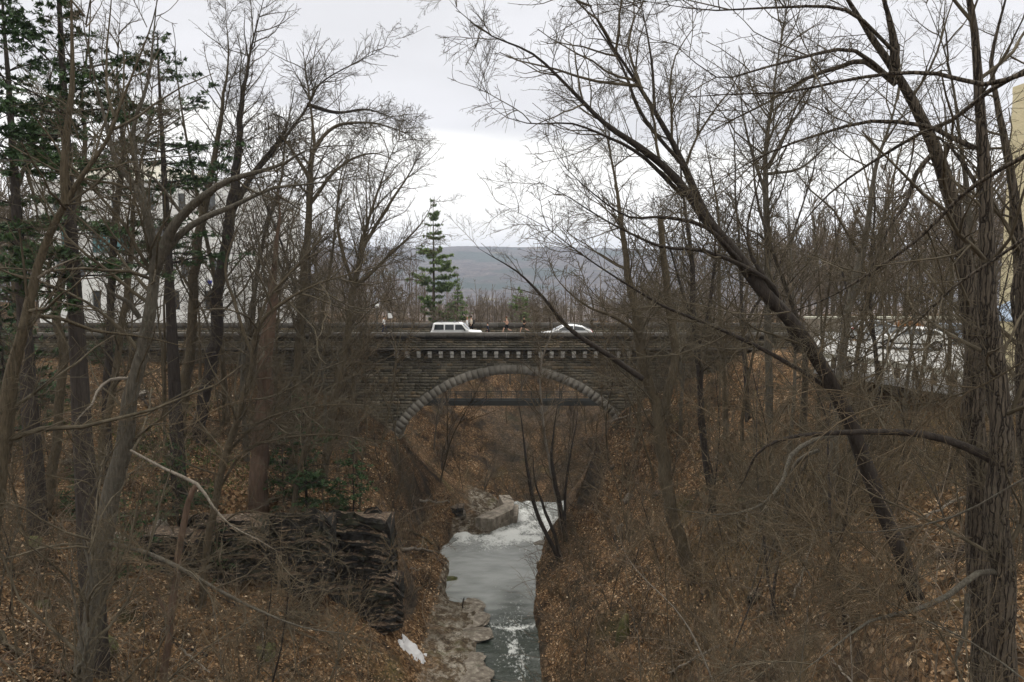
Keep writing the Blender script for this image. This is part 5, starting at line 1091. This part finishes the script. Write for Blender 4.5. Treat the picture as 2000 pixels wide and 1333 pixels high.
def log(name, label, a, b_, r, m, seed, cat='log', bend=.0):
    gg = np.random.default_rng(seed); t = np.linspace(0, 1, 9); a = np.array(a, float); b_ = np.array(b_, float); P = a[None] * (1 - t[:, None]) + b_[None] * t[:, None] + gg.normal(0, r * .5, (9, 3)); P[:, 2] += bend * np.sin(t * np.pi)
    mb = MB(); mb.tube(P - a, r * (1 - .45 * t), 9)
    for _ in range(4):
        i = int(gg.integers(2, 8)); dd = gg.normal(0, 1, 3); dd[2] = abs(dd[2]); dd /= np.linalg.norm(dd); q = P[i] - a; mb.tube([q, q + dd * r * 3, q + dd * r * 6 + gg.normal(0, r, 3)], [r * .35, r * .25, r * .08], 5)
    o = mb.build(name, M[m], smooth=True); o.location = a; tag(o, label, cat); return o
def on(px, py, dz=0.0, y0=8): Y = hit(px, py, y0); p = W(px, py, Y); p[2] = float(H(p[0], p[1])) + dz; return p
for k, (a, b_, r, m, lab, bend) in enumerate((
 ((-60, 1215), (50, 1290), .13, 'bark_brown', 'thick rotting log at the lower left corner', 0), ((-40, 1290), (95, 1315), .10, 'bark_red', 'split log lying lowest in the left corner', 0), ((-20, 1060), (62, 1045), .07, 'bark_dark', 'dark fallen branch on the leaves at the left edge', 0),
 ((-20, 1140), (45, 1165), .05, 'bark_brown', 'thin fallen branch on the leaves above the corner logs', 0), ((795, 1040), (850, 1068), .10, 'bark_brown', 'driftwood log sloping down to the left edge of the rapids', .1), ((785, 1078), (858, 1082), .13, 'bark_pale', 'level pale log on the left bank beside the calm water', .05),
 ((846, 1082), (866, 1108), .09, 'bark_red', 'short log pointing into the calm water', 0), ((800, 1112), (818, 1120), .05, 'bark_pale', 'short white stick on the left bank', .05), ((805, 1165), (838, 1140), .04, 'bark_brown', 'crooked stick above the pale rock ledge', .1), ((903, 1190), (909, 1173), .05, 'bark_dark', 'dark stick standing up from the ledge at the water', .25),
 ((1105, 1090), (1045, 1115), .05, 'bark_red', 'fallen branch dipping into the calm water from the right', .1), ((330, 800), (460, 835), .10, 'bark_brown', 'long fallen trunk on the leafy floor behind the big lichened tree', 0), ((100, 990), (250, 1010), .06, 'bark_brown', 'fallen pole on the leaves below the thick dark trunk', 0),
 ((820, 985), (880, 985), .12, 'bark_pale', 'level log on top of the ledge left of the rapids', .05), ((1590, 960), (1720, 985), .12, 'bark_brown', 'mossy fallen trunk on the leaves behind the leaning tree', .1), ((1640, 1165), (1760, 1150), .06, 'bark_red', 'reddish fallen stick left of the leaning tree foot', 0), ((300, 890), (395, 850), .07, 'bark_dark', 'dark fallen branch at the foot of the two close trunks', .2))):
    A = on(*a, r * .6); B = on(*b_, r * .6); 
    if lab.startswith('dark stick'): B = A + np.array([.15, -.1, .75])
    log('fallen_log' if r > .06 else 'fallen_branch', lab, A, B, r, m, 850 + k, 'log' if r > .06 else 'branch', bend)

# loose sticks, logs and stones over both slopes: a few kinds, copied one by one
g = np.random.default_rng(44); KD = []
for k in range(4): o = log('fallen_branch', '', (0, 0, 0), (2.6 - .3 * k, .3, .25), .05 + .015 * k, ('bark_pale', 'bark_brown', 'bark_dark', 'bark_red')[k], 960 + k); KD.append((o, ('pale', 'brown', 'dark', 'reddish')[k] + ' fallen branch lying in the leaves', 'branch'))
for k in range(3): o = rock('slope_rock', '', (0, 0, 0), (.8, .6, .45), ('mossrock', 'shelfrock', 'shale')[k], 970 + k, jag=.4); KD.append((o, ('mossy', 'pale', 'dark')[k] + ' stone lying in the leaves', 'rock'))
n = 0; first = set()
while n < 110:
    y = g.uniform(15, 60); x = g.uniform(-1, 1) * (.7 * y + 2)
    if -6 < x < 2.2 or (x > 14 and y > 33): continue
    k = int(g.integers(0, 7)); src, lb, ct = KD[k]
    if k in first: o = src.copy(); C.objects.link(o)
    else: o = src; first.add(k)
    z = float(H(x, y)); gx_ = float(H(x + .6, y) - H(x - .6, y)) / 1.2; gy_ = float(H(x, y + .6) - H(x, y - .6)) / 1.2; rz_ = g.uniform(0, 6.28); d = Vector((math.cos(rz_), math.sin(rz_), 0)); d.z = d.x * gx_ + d.y * gy_; s = g.uniform(.5, 1.4)
    o.rotation_mode = 'QUATERNION'; o.rotation_quaternion = d.to_track_quat('X', 'Z'); o.location = (x, y, z + (.05 if k < 4 else -.05)); o.scale = (s, s, s)
    wh = ('of the left slope' if x < 0 else 'of the right slope'); tag(o, lb + ' ' + wh, ct, lb.replace('branch', 'branches').replace('stone', 'stones') + ' ' + wh); n += 1

# ------------------------------------------------------------------ car park on the right
LZ = 20.55
def lot(px, py):
    d = W(px, py, 10) - CAM; s = (LZ - CAM[2]) / d[2]; return CAM + d * s
a = lot(1600, 715); b_ = lot(1990, 775)
b = MB(); pl = [(a[0] - .3, a[1]), (b_[0], b_[1]), (45, b_[1] - 3), (62, 62), (26, 62), (23, 56)]
b.prism(pl[::1], LZ - .4, LZ, axis='z'); tag(b.build('car_park', M['lot']), kind='structure')
gr = empty('guard_rail', (a[0], a[1], LZ)); tag(gr, 'pale timber guard rail on dark wooden posts along the edge of the car park', 'guard rail')
A = Vector(a); B = Vector(b_); A.z = B.z = LZ; D = (B - A); L = D.length; n = int(L / .95)
b = MB(); b.box(-.11, .11, -.11, .11, -.9, .72); pm = None
for k in range(n + 1):
    q = A + D * (k / n) - A
    if pm is None: pm = b.build('post', M['wood_post'], gr, bevel=.015); o = pm
    else: o = pm.copy(); C.objects.link(o); o.parent = gr
    o.location = q + Vector((0, 0, 0)); o.rotation_euler = (0, 0, random.uniform(-.1, .1))
b = MB(); b.bar((0, -.15, .62), tuple(D + Vector((0, -.15, .62))), .09, .26); b.build('rail', M['rail'], gr)
# low wall and the pale road behind
wl_ = MB(); wl_.box(24.5, 60, 61.2, 61.7, LZ - 2, LZ + 1.1, .4); wall = empty('low_wall', (24.5, 61.5, LZ)); tag(wall, 'low pale-capped wall between the car park and the bridge road', 'wall'); o = wl_.build('body', M['concrete'], wall); o.matrix_parent_inverse = Matrix.Translation((-24.5, -61.5, -LZ))
wl_ = MB(); wl_.box(24.4, 60, 61.1, 61.8, LZ + 1.104, LZ + 1.26, .8); o = wl_.build('cap', M['rail'], wall); o.matrix_parent_inverse = Matrix.Translation((-24.5, -61.5, -LZ))

# ------------------------------------------------------------------ vehicles
def car(kind, label, paint, loc, rz, group=None):
    """side outline lofted across the width with tumblehome; local x forwards"""
    root = empty('parked_car' if 'park' in label else ('suv' if kind == 'suv' else 'car'), loc, rz); tag(root, label, 'car' if kind != 'suv' else 'suv', group)
    if kind == 'suv':
        L, hw = 4.6, .93; body = [(-2.3, .45), (-2.32, .95), (-2.25, 1.12), (.95, 1.12), (1.2, 1.1), (2.15, 1.02), (2.28, .9), (2.3, .45)]; roof = [(-2.2, 1.12), (-2.05, 1.74), (-1.9, 1.8), (.35, 1.8), (.55, 1.74), (1.15, 1.12)]; win = [[(-1.98, 1.2), (-1.9, 1.66), (-1.1, 1.66), (-1.1, 1.2)], [(-.98, 1.2), (-.98, 1.66), (-.2, 1.66), (-.2, 1.2)], [(-.08, 1.2), (-.08, 1.66), (.5, 1.66), (.88, 1.2)]]; wx = (-1.4, 1.42); wr = .37
    else:
        L, hw = 4.6, .90; body = [(-2.3, .4), (-2.32, .85), (-2.15, 1.0), (-1.2, 1.0), (.9, .93), (1.7, .84), (2.15, .72), (2.3, .55), (2.3, .35)]; roof = [(-2.1, .99), (-1.45, 1.32), (-.7, 1.44), (-.2, 1.45), (.3, 1.38), (1.2, .93)]; win = [[(-1.75, 1.03), (-1.35, 1.27), (-.75, 1.36), (-.62, 1.36), (-.62, 1.03)], [(-.54, 1.03), (-.54, 1.37), (-.15, 1.37), (.25, 1.31), (.9, 1.0)]]; wx = (-1.42, 1.4); wr = .33
    def loft(poly, ws, z_top, zb, inset):
        secs = []
        for y, s in ((-hw, 0), (-hw * .93, 1), (hw * .93, 1), (hw, 0)):
            secs.append(y)
        V = []; n = len(poly)
        for si, sy in enumerate((-1, -.86, .86, 1)):
            for (x, z) in poly:
                tt = max(0, (z - zb) / (z_top - zb)); w = hw - inset * tt; k = 1 if abs(sy) < 1 else 0
                V.append((x * (1 if k else .975), sy * w, z if k else zb + (z - zb) * (.965 if tt > .5 else 1)))
        F = [tuple(range(n))[::-1], tuple(range(3 * n, 4 * n))]
        for s in range(3):
            for i in range(n): F.append((s * n + i, s * n + (i + 1) % n, (s + 1) * n + (i + 1) % n, (s + 1) * n + i))
        return V, F
    b = MB(); V, F = loft(body, None, 1.12, .4, .05); b.add(V, F); b.build('body', paint, root, bevel=.04)
    b = MB(); V, F = loft(roof, None, roof[2][1], roof[0][1], .16); b.add(V, F); b.build('cabin', paint, root, bevel=.035)
    zt, z0 = roof[2][1], roof[0][1]
    for sy in (-1, 1):
        for wpoly in win:
            b = MB(); V = []
            for yy in (.0, .012):
                for (x, z) in wpoly: V.append((x, sy * (hw - .16 * (z - z0) / (zt - z0) + yy + .002), z))
            n = len(wpoly); F = [tuple(range(n)), tuple(range(n, 2 * n))] + [(i, (i + 1) % n, n + (i + 1) % n, n + i) for i in range(n)]; b.add(V, F); b.build('side_window', M['car_glass'], root)
    r0, r1 = roof[-1], roof[-2]; b = MB(); b.add([(r0[0] - .08, -hw * .86, r0[1] + .06), (r0[0] - .08, hw * .86, r0[1] + .06), (r1[0] + .05, hw * .76, r1[1] - .03), (r1[0] + .05, -hw * .76, r1[1] - .03)], [(0, 1, 2, 3)]); 
    o = b.build('windscreen', M['car_glass'], root); o.location = (.05, 0, .03)
    r0, r1 = roof[0], roof[1]; b = MB(); b.add([(r0[0] + .04, -hw * .84, r0[1] + .1), (r0[0] + .04, hw * .84, r0[1] + .1), (r1[0] - .03, hw * .76, r1[1] - .06), (r1[0] - .03, -hw * .76, r1[1] - .06)], [(0, 1, 2, 3)]); o = b.build('rear_window', M['car_glass'], root); o.location = (-.05, 0, .02)
    for x in wx:
        for sy in (-1, 1):
            b = MB(); a_ = np.linspace(0, 2 * np.pi, 21)[:-1]; b.prism([(wr * math.cos(t), wr * math.sin(t)) for t in a_], -.11, .11); w_ = b.build('wheel', M['tyre'], root, bevel=.02); w_.location = (x, sy * (hw - .1), wr)
            b = MB(); b.prism([(wr * .62 * math.cos(t), wr * .62 * math.sin(t)) for t in a_], -.12, .12); r_ = b.build('rim', M['rim'], w_)
    for sy in (-1, 1):
        b = MB(); b.box(-.05, .06, -.15, .15, -.07, .09); o = b.build('tail_light', M['tail'], root, bevel=.02); o.location = (-2.27, sy * (hw - .2), .86)
        b = MB(); b.box(-.09, .05, -.16, .16, -.06, .07); o = b.build('headlight', M['lamp_glass'], root, bevel=.02); o.location = (2.2, sy * (hw - .24), .72 if kind != 'suv' else .85)
        b = MB(); b.box(-.08, .08, -.09, .09, -.06, .06); o = b.build('mirror', paint if kind != 'suv' else M['trim'], root, bevel=.02); o.location = (.78, sy * (hw + .08), 1.05 if kind != 'suv' else 1.2)
        b = MB(); b.box(-2.1, 2.1, -.01, .01, 0, .1); o = b.build('sill', M['trim'], root); o.location = (0, sy * (hw + .002), .36)
        if kind == 'suv':
            b = MB(); b.tube([(-1.85, 0, 0), (-1.8, 0, .07), (.2, 0, .07), (.28, 0, 0)], .022, 6); o = b.build('roof_rail', M['trim'], root, smooth=True); o.location = (0, sy * .66, 1.8)
    if kind == 'suv':
        for x in (-1.35, -.2):
            b = MB(); b.box(-.04, .04, -.66, .66, -.02, .02); o = b.build('roof_bar', M['trim'], root); o.location = (x, 0, 1.88)
    return root
Yv = 66.9; pv = W(892, 640, Yv); car('suv', 'boxy white four-by-four with dark side windows and roof rack on the bridge', M['white_paint'], (pv[0], Yv, Z_DECK + .01), 0)
Yv = 67.2; pv = W(1106, 640, Yv); car('car', 'low white hatchback heading left on the bridge with its red tail lamp at the right', M['white_paint'], (pv[0], Yv, Z_DECK + .01), math.pi).scale = (1.03, 1, 1.1)
for (px, py, kd, pm_, rz, lab) in ((1795, 712, 'car', 'white_paint', 2.75, 'white parked car nose-in at the guard rail of the car park'), (1868, 700, 'car', 'blue_paint', 3.3, 'pale blue parked car next to the rust-coloured shrub'), (1725, 690, 'car', 'silver_paint', .1, 'silver parked car farthest left in the car park')):
    p = lot(px, py); p = p + (p - CAM) * .16; car(kd, lab, M[pm_], (p[0], p[1] + 1.2, LZ + .01), rz)
# rust-coloured shrub in the car park
p = lot(1868, 682); N = 7000; q = g.normal(0, 1, (N, 3)); q /= np.linalg.norm(q, axis=1, keepdims=True); q *= (g.random(N) ** .4)[:, None] * [1.1, .9, .75] * (1 + .2 * g.normal(size=(N, 1))); q[:, 2] = np.abs(q[:, 2] + .6)
s = .05; dd = g.normal(0, 1, (N, 3, 3)) * s; V = (q[:, None] + dd).reshape(-1, 3); rs = empty('rust_shrub', (p[0], p[1] + 6, LZ)); tag(rs, 'round rust-orange leafy shrub behind the parked cars', 'shrub'); link('foliage', np_mesh('foliage', V, np.arange(3 * N).reshape(-1, 3), M['rustleaf'], tone=np.repeat(g.random(N), 3)), rs)
b = MB(); 
for _ in range(8):
    t_ = g.normal(0, .5, 2); b.tube([(0, 0, -.1), (t_[0] * .5, t_[1] * .5, .6), (t_[0], t_[1], 1.2)], [.04, .03, .01], 5)
b.build('stem', M['bark_brown'], rs)

# ------------------------------------------------------------------ buildings
def building(name, label, x0, x1, y0, y1, z0, z1, wm, wins, roofover=.3, fm='frame'):
    root = empty(name, ((x0 + x1) / 2, y0, z0)); tag(root, label, 'building'); ox, oy, oz = root.location
    # front wall with openings cut out as a grid
    xs_ = sorted({x0, x1, *[w[0] for w in wins], *[w[1] for w in wins]}); zs_ = sorted({z0, z1, *[w[2] for w in wins], *[w[3] for w in wins]})
    b = MB()
    for i in range(len(xs_) - 1):
        for j in range(len(zs_) - 1):
            cx_, cz_ = (xs_[i] + xs_[i + 1]) / 2, (zs_[j] + zs_[j + 1]) / 2
            if any(w[0] < cx_ < w[1] and w[2] < cz_ < w[3] for w in wins): continue
            b.box(xs_[i] - ox, xs_[i + 1] - ox, 0, .35, zs_[j] - oz, zs_[j + 1] - oz)
    b.box(x0 - ox, x1 - ox, .352, y1 - oy, 0, z1 - z0 - .002); b.build('wall', wm, root)
    b = MB(); b.box(x0 - ox - roofover, x1 - ox + roofover, -roofover, y1 - oy + roofover, z1 - oz + .003, z1 - oz + .35); b.build('roof', wm, root)
    for w in wins:
        b = MB(); fw_ = .07; X0, X1, Z0, Z1 = w[0] - ox, w[1] - ox, w[2] - oz, w[3] - oz
        b.box(X0, X1, .12, .2, Z0, Z0 + fw_); b.box(X0, X1, .12, .2, Z1 - fw_, Z1); b.box(X0, X0 + fw_, .12, .2, Z0 + fw_, Z1 - fw_); b.box(X1 - fw_, X1, .12, .2, Z0 + fw_, Z1 - fw_)
        nm = max(1, int((X1 - X0) / 1.3))
        for k in range(1, nm): xx = X0 + (X1 - X0) * k / nm; b.box(xx - .03, xx + .03, .12, .2, Z0 + fw_, Z1 - fw_)
        f = b.build('window', M[fm], root); b = MB(); b.box(X0 + .01, X1 - .01, .22, .25, Z0 + .01, Z1 - .01); b.build('pane', M[w[4]], f)
    return root
BYL = 86.0
def bx(px): return float(W(px, 500, BYL)[0])
def bz(py): return float(W(1000, py, BYL)[2])
wins = [(bx(180), bx(265), bz(495), bz(442), 'teal_glass'), (bx(120), bx(150), bz(495), bz(442), 'teal_glass'), (bx(300), bx(330), bz(495), bz(442), 'dark_glass')] + [(bx(x), bx(x + 17), bz(606), bz(568), 'dark_glass') for x in (130, 175, 240, 330, 395)] + [(bx(x), bx(x + 15), bz(p_ + 34), bz(p_), 'dark_glass') for p_ in (378, 508) for x in (108, 150, 222, 290, 352, 410)]
building('pale_building', 'large pale grey building behind the left woods with a teal-glazed window band', bx(70), bx(445), BYL, BYL + 30, bz(640) - 3, bz(357), M['palegrey'], wins)
building('roof_block', 'cream rooftop block standing on the pale grey building', bx(98), bx(300), BYL + 3, BYL + 20, bz(357) + .36, bz(320), M['cream'], [], .1)
BYR = 22.0; xr = float(W(1964, 400, 37)[0])
o = building('yellow_building', 'tall yellow brick building at the right edge of the picture', xr, xr + 14, BYR, 37, 17.5, float(W(1965, 185, 37)[2]), M['yellowbrick'], [(xr + 3, xr + 4.4, 23, 25, 'dark_glass'), (xr + 3, xr + 4.4, 27, 29, 'dark_glass')], .02)
b = MB(); b.prism([(0, 0), (-1.6, -.75), (-1.6, -.85), (0, -.12)], 0, 3.2); aw = b.build('awning', M['awning'], o); aw.rotation_euler = (0, 0, 0); aw.location = (-7.005, 11.0, 26 - 17.5 - 1.7)
# the town in the valley, tiny pale buildings
g = np.random.default_rng(12)
for k in range(15):
    px = g.uniform(1060, 1440) if k < 12 else g.uniform(560, 800); Y = g.uniform(900, 1500); p = W(px, 600, Y); zb_ = -60.0; w = g.uniform(9, 30); hh = g.uniform(5, 10)
    r = empty('town_building', (p[0], Y, zb_)); tag(r, 'tiny pale building in the town on the valley floor', 'building', 'buildings of the distant town')
    b = MB(); b.box(-w / 2, w / 2, 0, 18, 0, hh); b.build('wall', M['wall_far'], r); b = MB(); b.prism([(-w / 2 - .5, hh + .02), (w / 2 + .5, hh + .02), (w / 2 - 1, hh + g.uniform(.8, 4)), (-w / 2 + 1, hh + g.uniform(.8, 4))], -.5, 18.5); b.build('roof', M['roof_far'], r)

# ------------------------------------------------------------------ street furniture
def lamp(px, py, Y, label):
    p = W(px, py, Y); r = empty('street_lamp', (p[0], Y, Z_DECK + .14)); tag(r, label, 'street lamp'); hgt = p[2] - Z_DECK - .14
    b = MB(); b.tube([(0, 0, 0), (0, 0, .5), (0, 0, hgt - .1)], [.09, .06, .045], 8); b.build('pole', M['steel'], r, smooth=True)
    b = MB(); b.tube([(0, 0, hgt - .1), (0, 0, hgt), (0, 0, hgt + .32), (0, 0, hgt + .42)], [.08, .19, .22, .06], 10); b.build('globe', M['sign_white'], r, smooth=True)
lamp(736, 600, 73.9, 'street lamp with a white globe above the left part of the bridge')
p = W(762, 617, 74.2); r = empty('road_sign', (p[0], 74.2, Z_DECK + .14)); tag(r, 'small white road sign on a thin post by the far parapet', 'sign'); hz_ = p[2] - Z_DECK - .14
b = MB(); b.box(-.03, .03, 0, .05, 0, hz_ + .2); b.build('post', M['steel'], r); b = MB(); b.box(-.22, .22, -.03, -.003, hz_ - .25, hz_ + .25); b.build('plate', M['sign_white'], r)
p = W(410, 552, 62); r = empty('callbox', (p[0], 62, float(H(p[0], 62)))); tag(r, 'pole with a small blue light box among the left trees', 'sign'); hz_ = p[2] - r.location[2]
b = MB(); b.box(-.05, .05, -.05, .05, -.3, hz_ - .1); b.build('pole', M['steel'], r); b = MB(); b.box(-.13, .13, -.12, .12, hz_ - .098, hz_ + .16); b.build('box', M['blue_plastic'], r, bevel=.02)

# ------------------------------------------------------------------ people
SK = mat('skin', (.55, .33, .24), .6); MC = {}
def cloth(c):
    if c not in MC: MC[c] = mat('cloth', c, .9, .1)
    return MC[c]
def skin_mesh(name, verts, edges, m, parent, sub=1):
    me = bpy.data.meshes.new(name); me.from_pydata([v[:3] for v in verts], edges, []); o = link(name, me, parent)
    md = o.modifiers.new('skin', 'SKIN'); md.use_smooth_shade = True
    for i, v in enumerate(verts):
        s = me.skin_vertices[0].data[i]; s.radius = (v[3], v[4] if len(v) > 4 else v[3]); s.use_root = (i == 0)
    ss = o.modifiers.new('sub', 'SUBSURF'); ss.levels = sub; ss.render_levels = sub; me.materials.append(m); return o
def person(label, px, Y, rz, top, legs, hair, run=0.0, shirtless=False, z=None, shorts=False, hgt=1.75, bag=None, px_y=640):
    p = W(px, px_y, Y); zz = Z_DECK + (.14 if Y > 72.4 else .01); root = empty('person', (p[0], Y, zz), rz); tag(root, label, 'person'); s = hgt / 1.75; root.scale = (s, s, s)
    st = .30 + .3 * run; lift = .45 * run
    hipL, hipR = (0, .10, .92), (0, -.10, .92); kL = (st * .55, .11, .50 + .08 * run); kR = (-st * .25, -.11, .48); aL = (st * .75 if not run else st * .7, .11, .08 + .05 * run); aR = (-st * .8, -.11, .10 + lift * .7)
    tL = (aL[0] + .17, .12, aL[2] - .05); tR = (aR[0] + .13, -.12, max(.03, aR[2] - .09))
    shL, shR = (0, .19, 1.42), (0, -.19, 1.42)
    if run: eL, wL_, eR, wR = (-.16, .25, 1.18), (.08, .22, 1.06), (.12, -.25, 1.18), (.30, -.14, 1.30)
    else: eL, wL_, eR, wR = (-.05, .25, 1.14), (.03, .26, .90), (.05, -.25, 1.14), (.12, -.26, .91)
    V = [(0, 0, .96, .14, .11), (0, 0, 1.15, .115, .15), (0.01, 0, 1.36, .12, .17), (.02, 0, 1.47, .06, .065), (.03, 0, 1.53, .052), (.045, 0, 1.62, .088, .078), (.045, 0, 1.71, .075, .07),
         (*hipL, .095), (*kL, .062), (*aL, .042), (*tL, .035), (*hipR, .095), (*kR, .062), (*aR, .042), (*tR, .035),
         (*shL, .06), (*eL, .043), (*wL_, .03), (wL_[0] + .06, wL_[1], wL_[2] - .07 + .1 * run, .03), (*shR, .06), (*eR, .043), (*wR, .03), (wR[0] + .06, wR[1], wR[2] - .07 + .1 * run, .03)]
    E = [(0, 1), (1, 2), (2, 3), (3, 4), (4, 5), (5, 6), (0, 7), (7, 8), (8, 9), (9, 10), (0, 11), (11, 12), (12, 13), (13, 14), (2, 15), (15, 16), (16, 17), (17, 18), (2, 19), (19, 20), (20, 21), (21, 22)]
    skin_mesh('body', V, E, SK, root)
    hb = MB(); import bmesh as _b
    bm = _b.new(); _b.ops.create_icosphere(bm, subdivisions=2, radius=1); HV = [(v.co.x * .098 + .025, v.co.y * .088, v.co.z * .10 + 1.70 + (.02 if v.co.x < 0 else 0)) for v in bm.verts]; HF = [[v.index for v in f.verts] for f in bm.faces]; bm.free(); hb.add(HV, HF); hb.build('hair', cloth(hair), root, smooth=True)
    k = 1.22
    if not shirtless:
        T = [(0, 0, .93, .165, .14), (0, 0, 1.15, .135, .175), (.01, 0, 1.37, .14, .195), (.02, 0, 1.46, .07, .08), (*shL, .078), (*eL, .058), (wL_[0], wL_[1], wL_[2] + .03, .045), (*shR, .078), (*eR, .058), (wR[0], wR[1], wR[2] + .03, .045)]
        skin_mesh('shirt', T, [(0, 1), (1, 2), (2, 3), (2, 4), (4, 5), (2, 7), (7, 8)] + ([(5, 6), (8, 9)] if not run else []), cloth(top), root) if not run else skin_mesh('shirt', T[:6] + T[7:9], [(0, 1), (1, 2), (2, 3), (2, 4), (4, 5), (2, 6), (6, 7)], cloth(top), root)
    f_ = .55
    kl = kL if not shorts else tuple(hipL[i] + (kL[i] - hipL[i]) * .8 for i in range(3)); kr = kR if not shorts else tuple(hipR[i] + (kR[i] - hipR[i]) * .8 for i in range(3))
    Tv = [(0, 0, .98, .16, .125), (*hipL, .115), (*kl, .085 if not shorts else .10), (*hipR, .115), (*kr, .085 if not shorts else .10)]; Te = [(0, 1), (1, 2), (0, 3), (3, 4)]
    if not shorts: Tv += [(aL[0], aL[1], aL[2] + .04, .065), (aR[0], aR[1], aR[2] + .04, .065)]; Te += [(2, 5), (4, 6)]
    skin_mesh('shorts' if shorts else 'trousers', Tv, Te, cloth(legs), root)
    for t_, nm in ((tL, 'shoe'), (tR, 'shoe')):
        b = MB(); b.box(-.2, .08, -.045, .045, -.05, .04); o = b.build(nm, cloth((.1, .1, .1)), root, bevel=.02); o.location = t_
    if bag:
        b = MB(); b.box(-.32, -.15, -.15, .15, 1.0, 1.42); b.build('backpack', cloth(bag), root, bevel=.05)
    return root
BLK, DKB = (.015, .015, .018), (.03, .02, .014)
person('shirtless runner in black shorts heading left on the bridge pavement', 990, 73.0, math.pi, None, BLK, (.12, .05, .025), run=1, shirtless=True, shorts=True)
person('runner in a black shirt and black shorts following the shirtless one', 1024, 73.2, math.pi, BLK, BLK, DKB, run=1, shorts=True)
person('person in dark clothes behind the near parapet, seen from the chest up', 953, 68.9, math.pi, (.02, .025, .04), BLK, DKB, hgt=1.62)
person('person in a white top walking just ahead of the white four-by-four', 912, 73.1, 0, (.7, .72, .75), (.3, .35, .45), (.25, .12, .05), hgt=1.68)
person('person in a cream top carrying a dark backpack beside the white-topped walker', 921, 73.6, math.pi, (.6, .52, .42), BLK, DKB, bag=(.03, .03, .035))
person('person in a white shirt and dark trousers at the left part of the bridge', 750, 72.9, 0, (.75, .75, .76), (.02, .025, .05), DKB, hgt=1.8)
person('person in a pale grey jacket walking behind the V-forked tree on the bridge', 1231, 73.0, math.pi, (.45, .48, .5), BLK, DKB)

# ------------------------------------------------------------------ the air between here and the far hill
b = MB(); b.box(-6100, 6100, -220, 7060, -130, 240); hz = b.build('haze', mat('haze air')); hm = hz.data.materials[0]; hn = hm.node_tree; hn.nodes.clear()
ho = hn.nodes.new('ShaderNodeOutputMaterial'); hv = hn.nodes.new('ShaderNodeVolumePrincipled'); hv.inputs['Color'].default_value = (.74, .82, 1.0, 1); hv.inputs['Density'].default_value = .00018; hv.inputs['Anisotropy'].default_value = 0.2
hn.links.new(hv.outputs[0], ho.inputs['Volume']); tag(hz, kind='stuff')
hz.display_type = 'WIRE'
print('TRIS', TRIS[0])
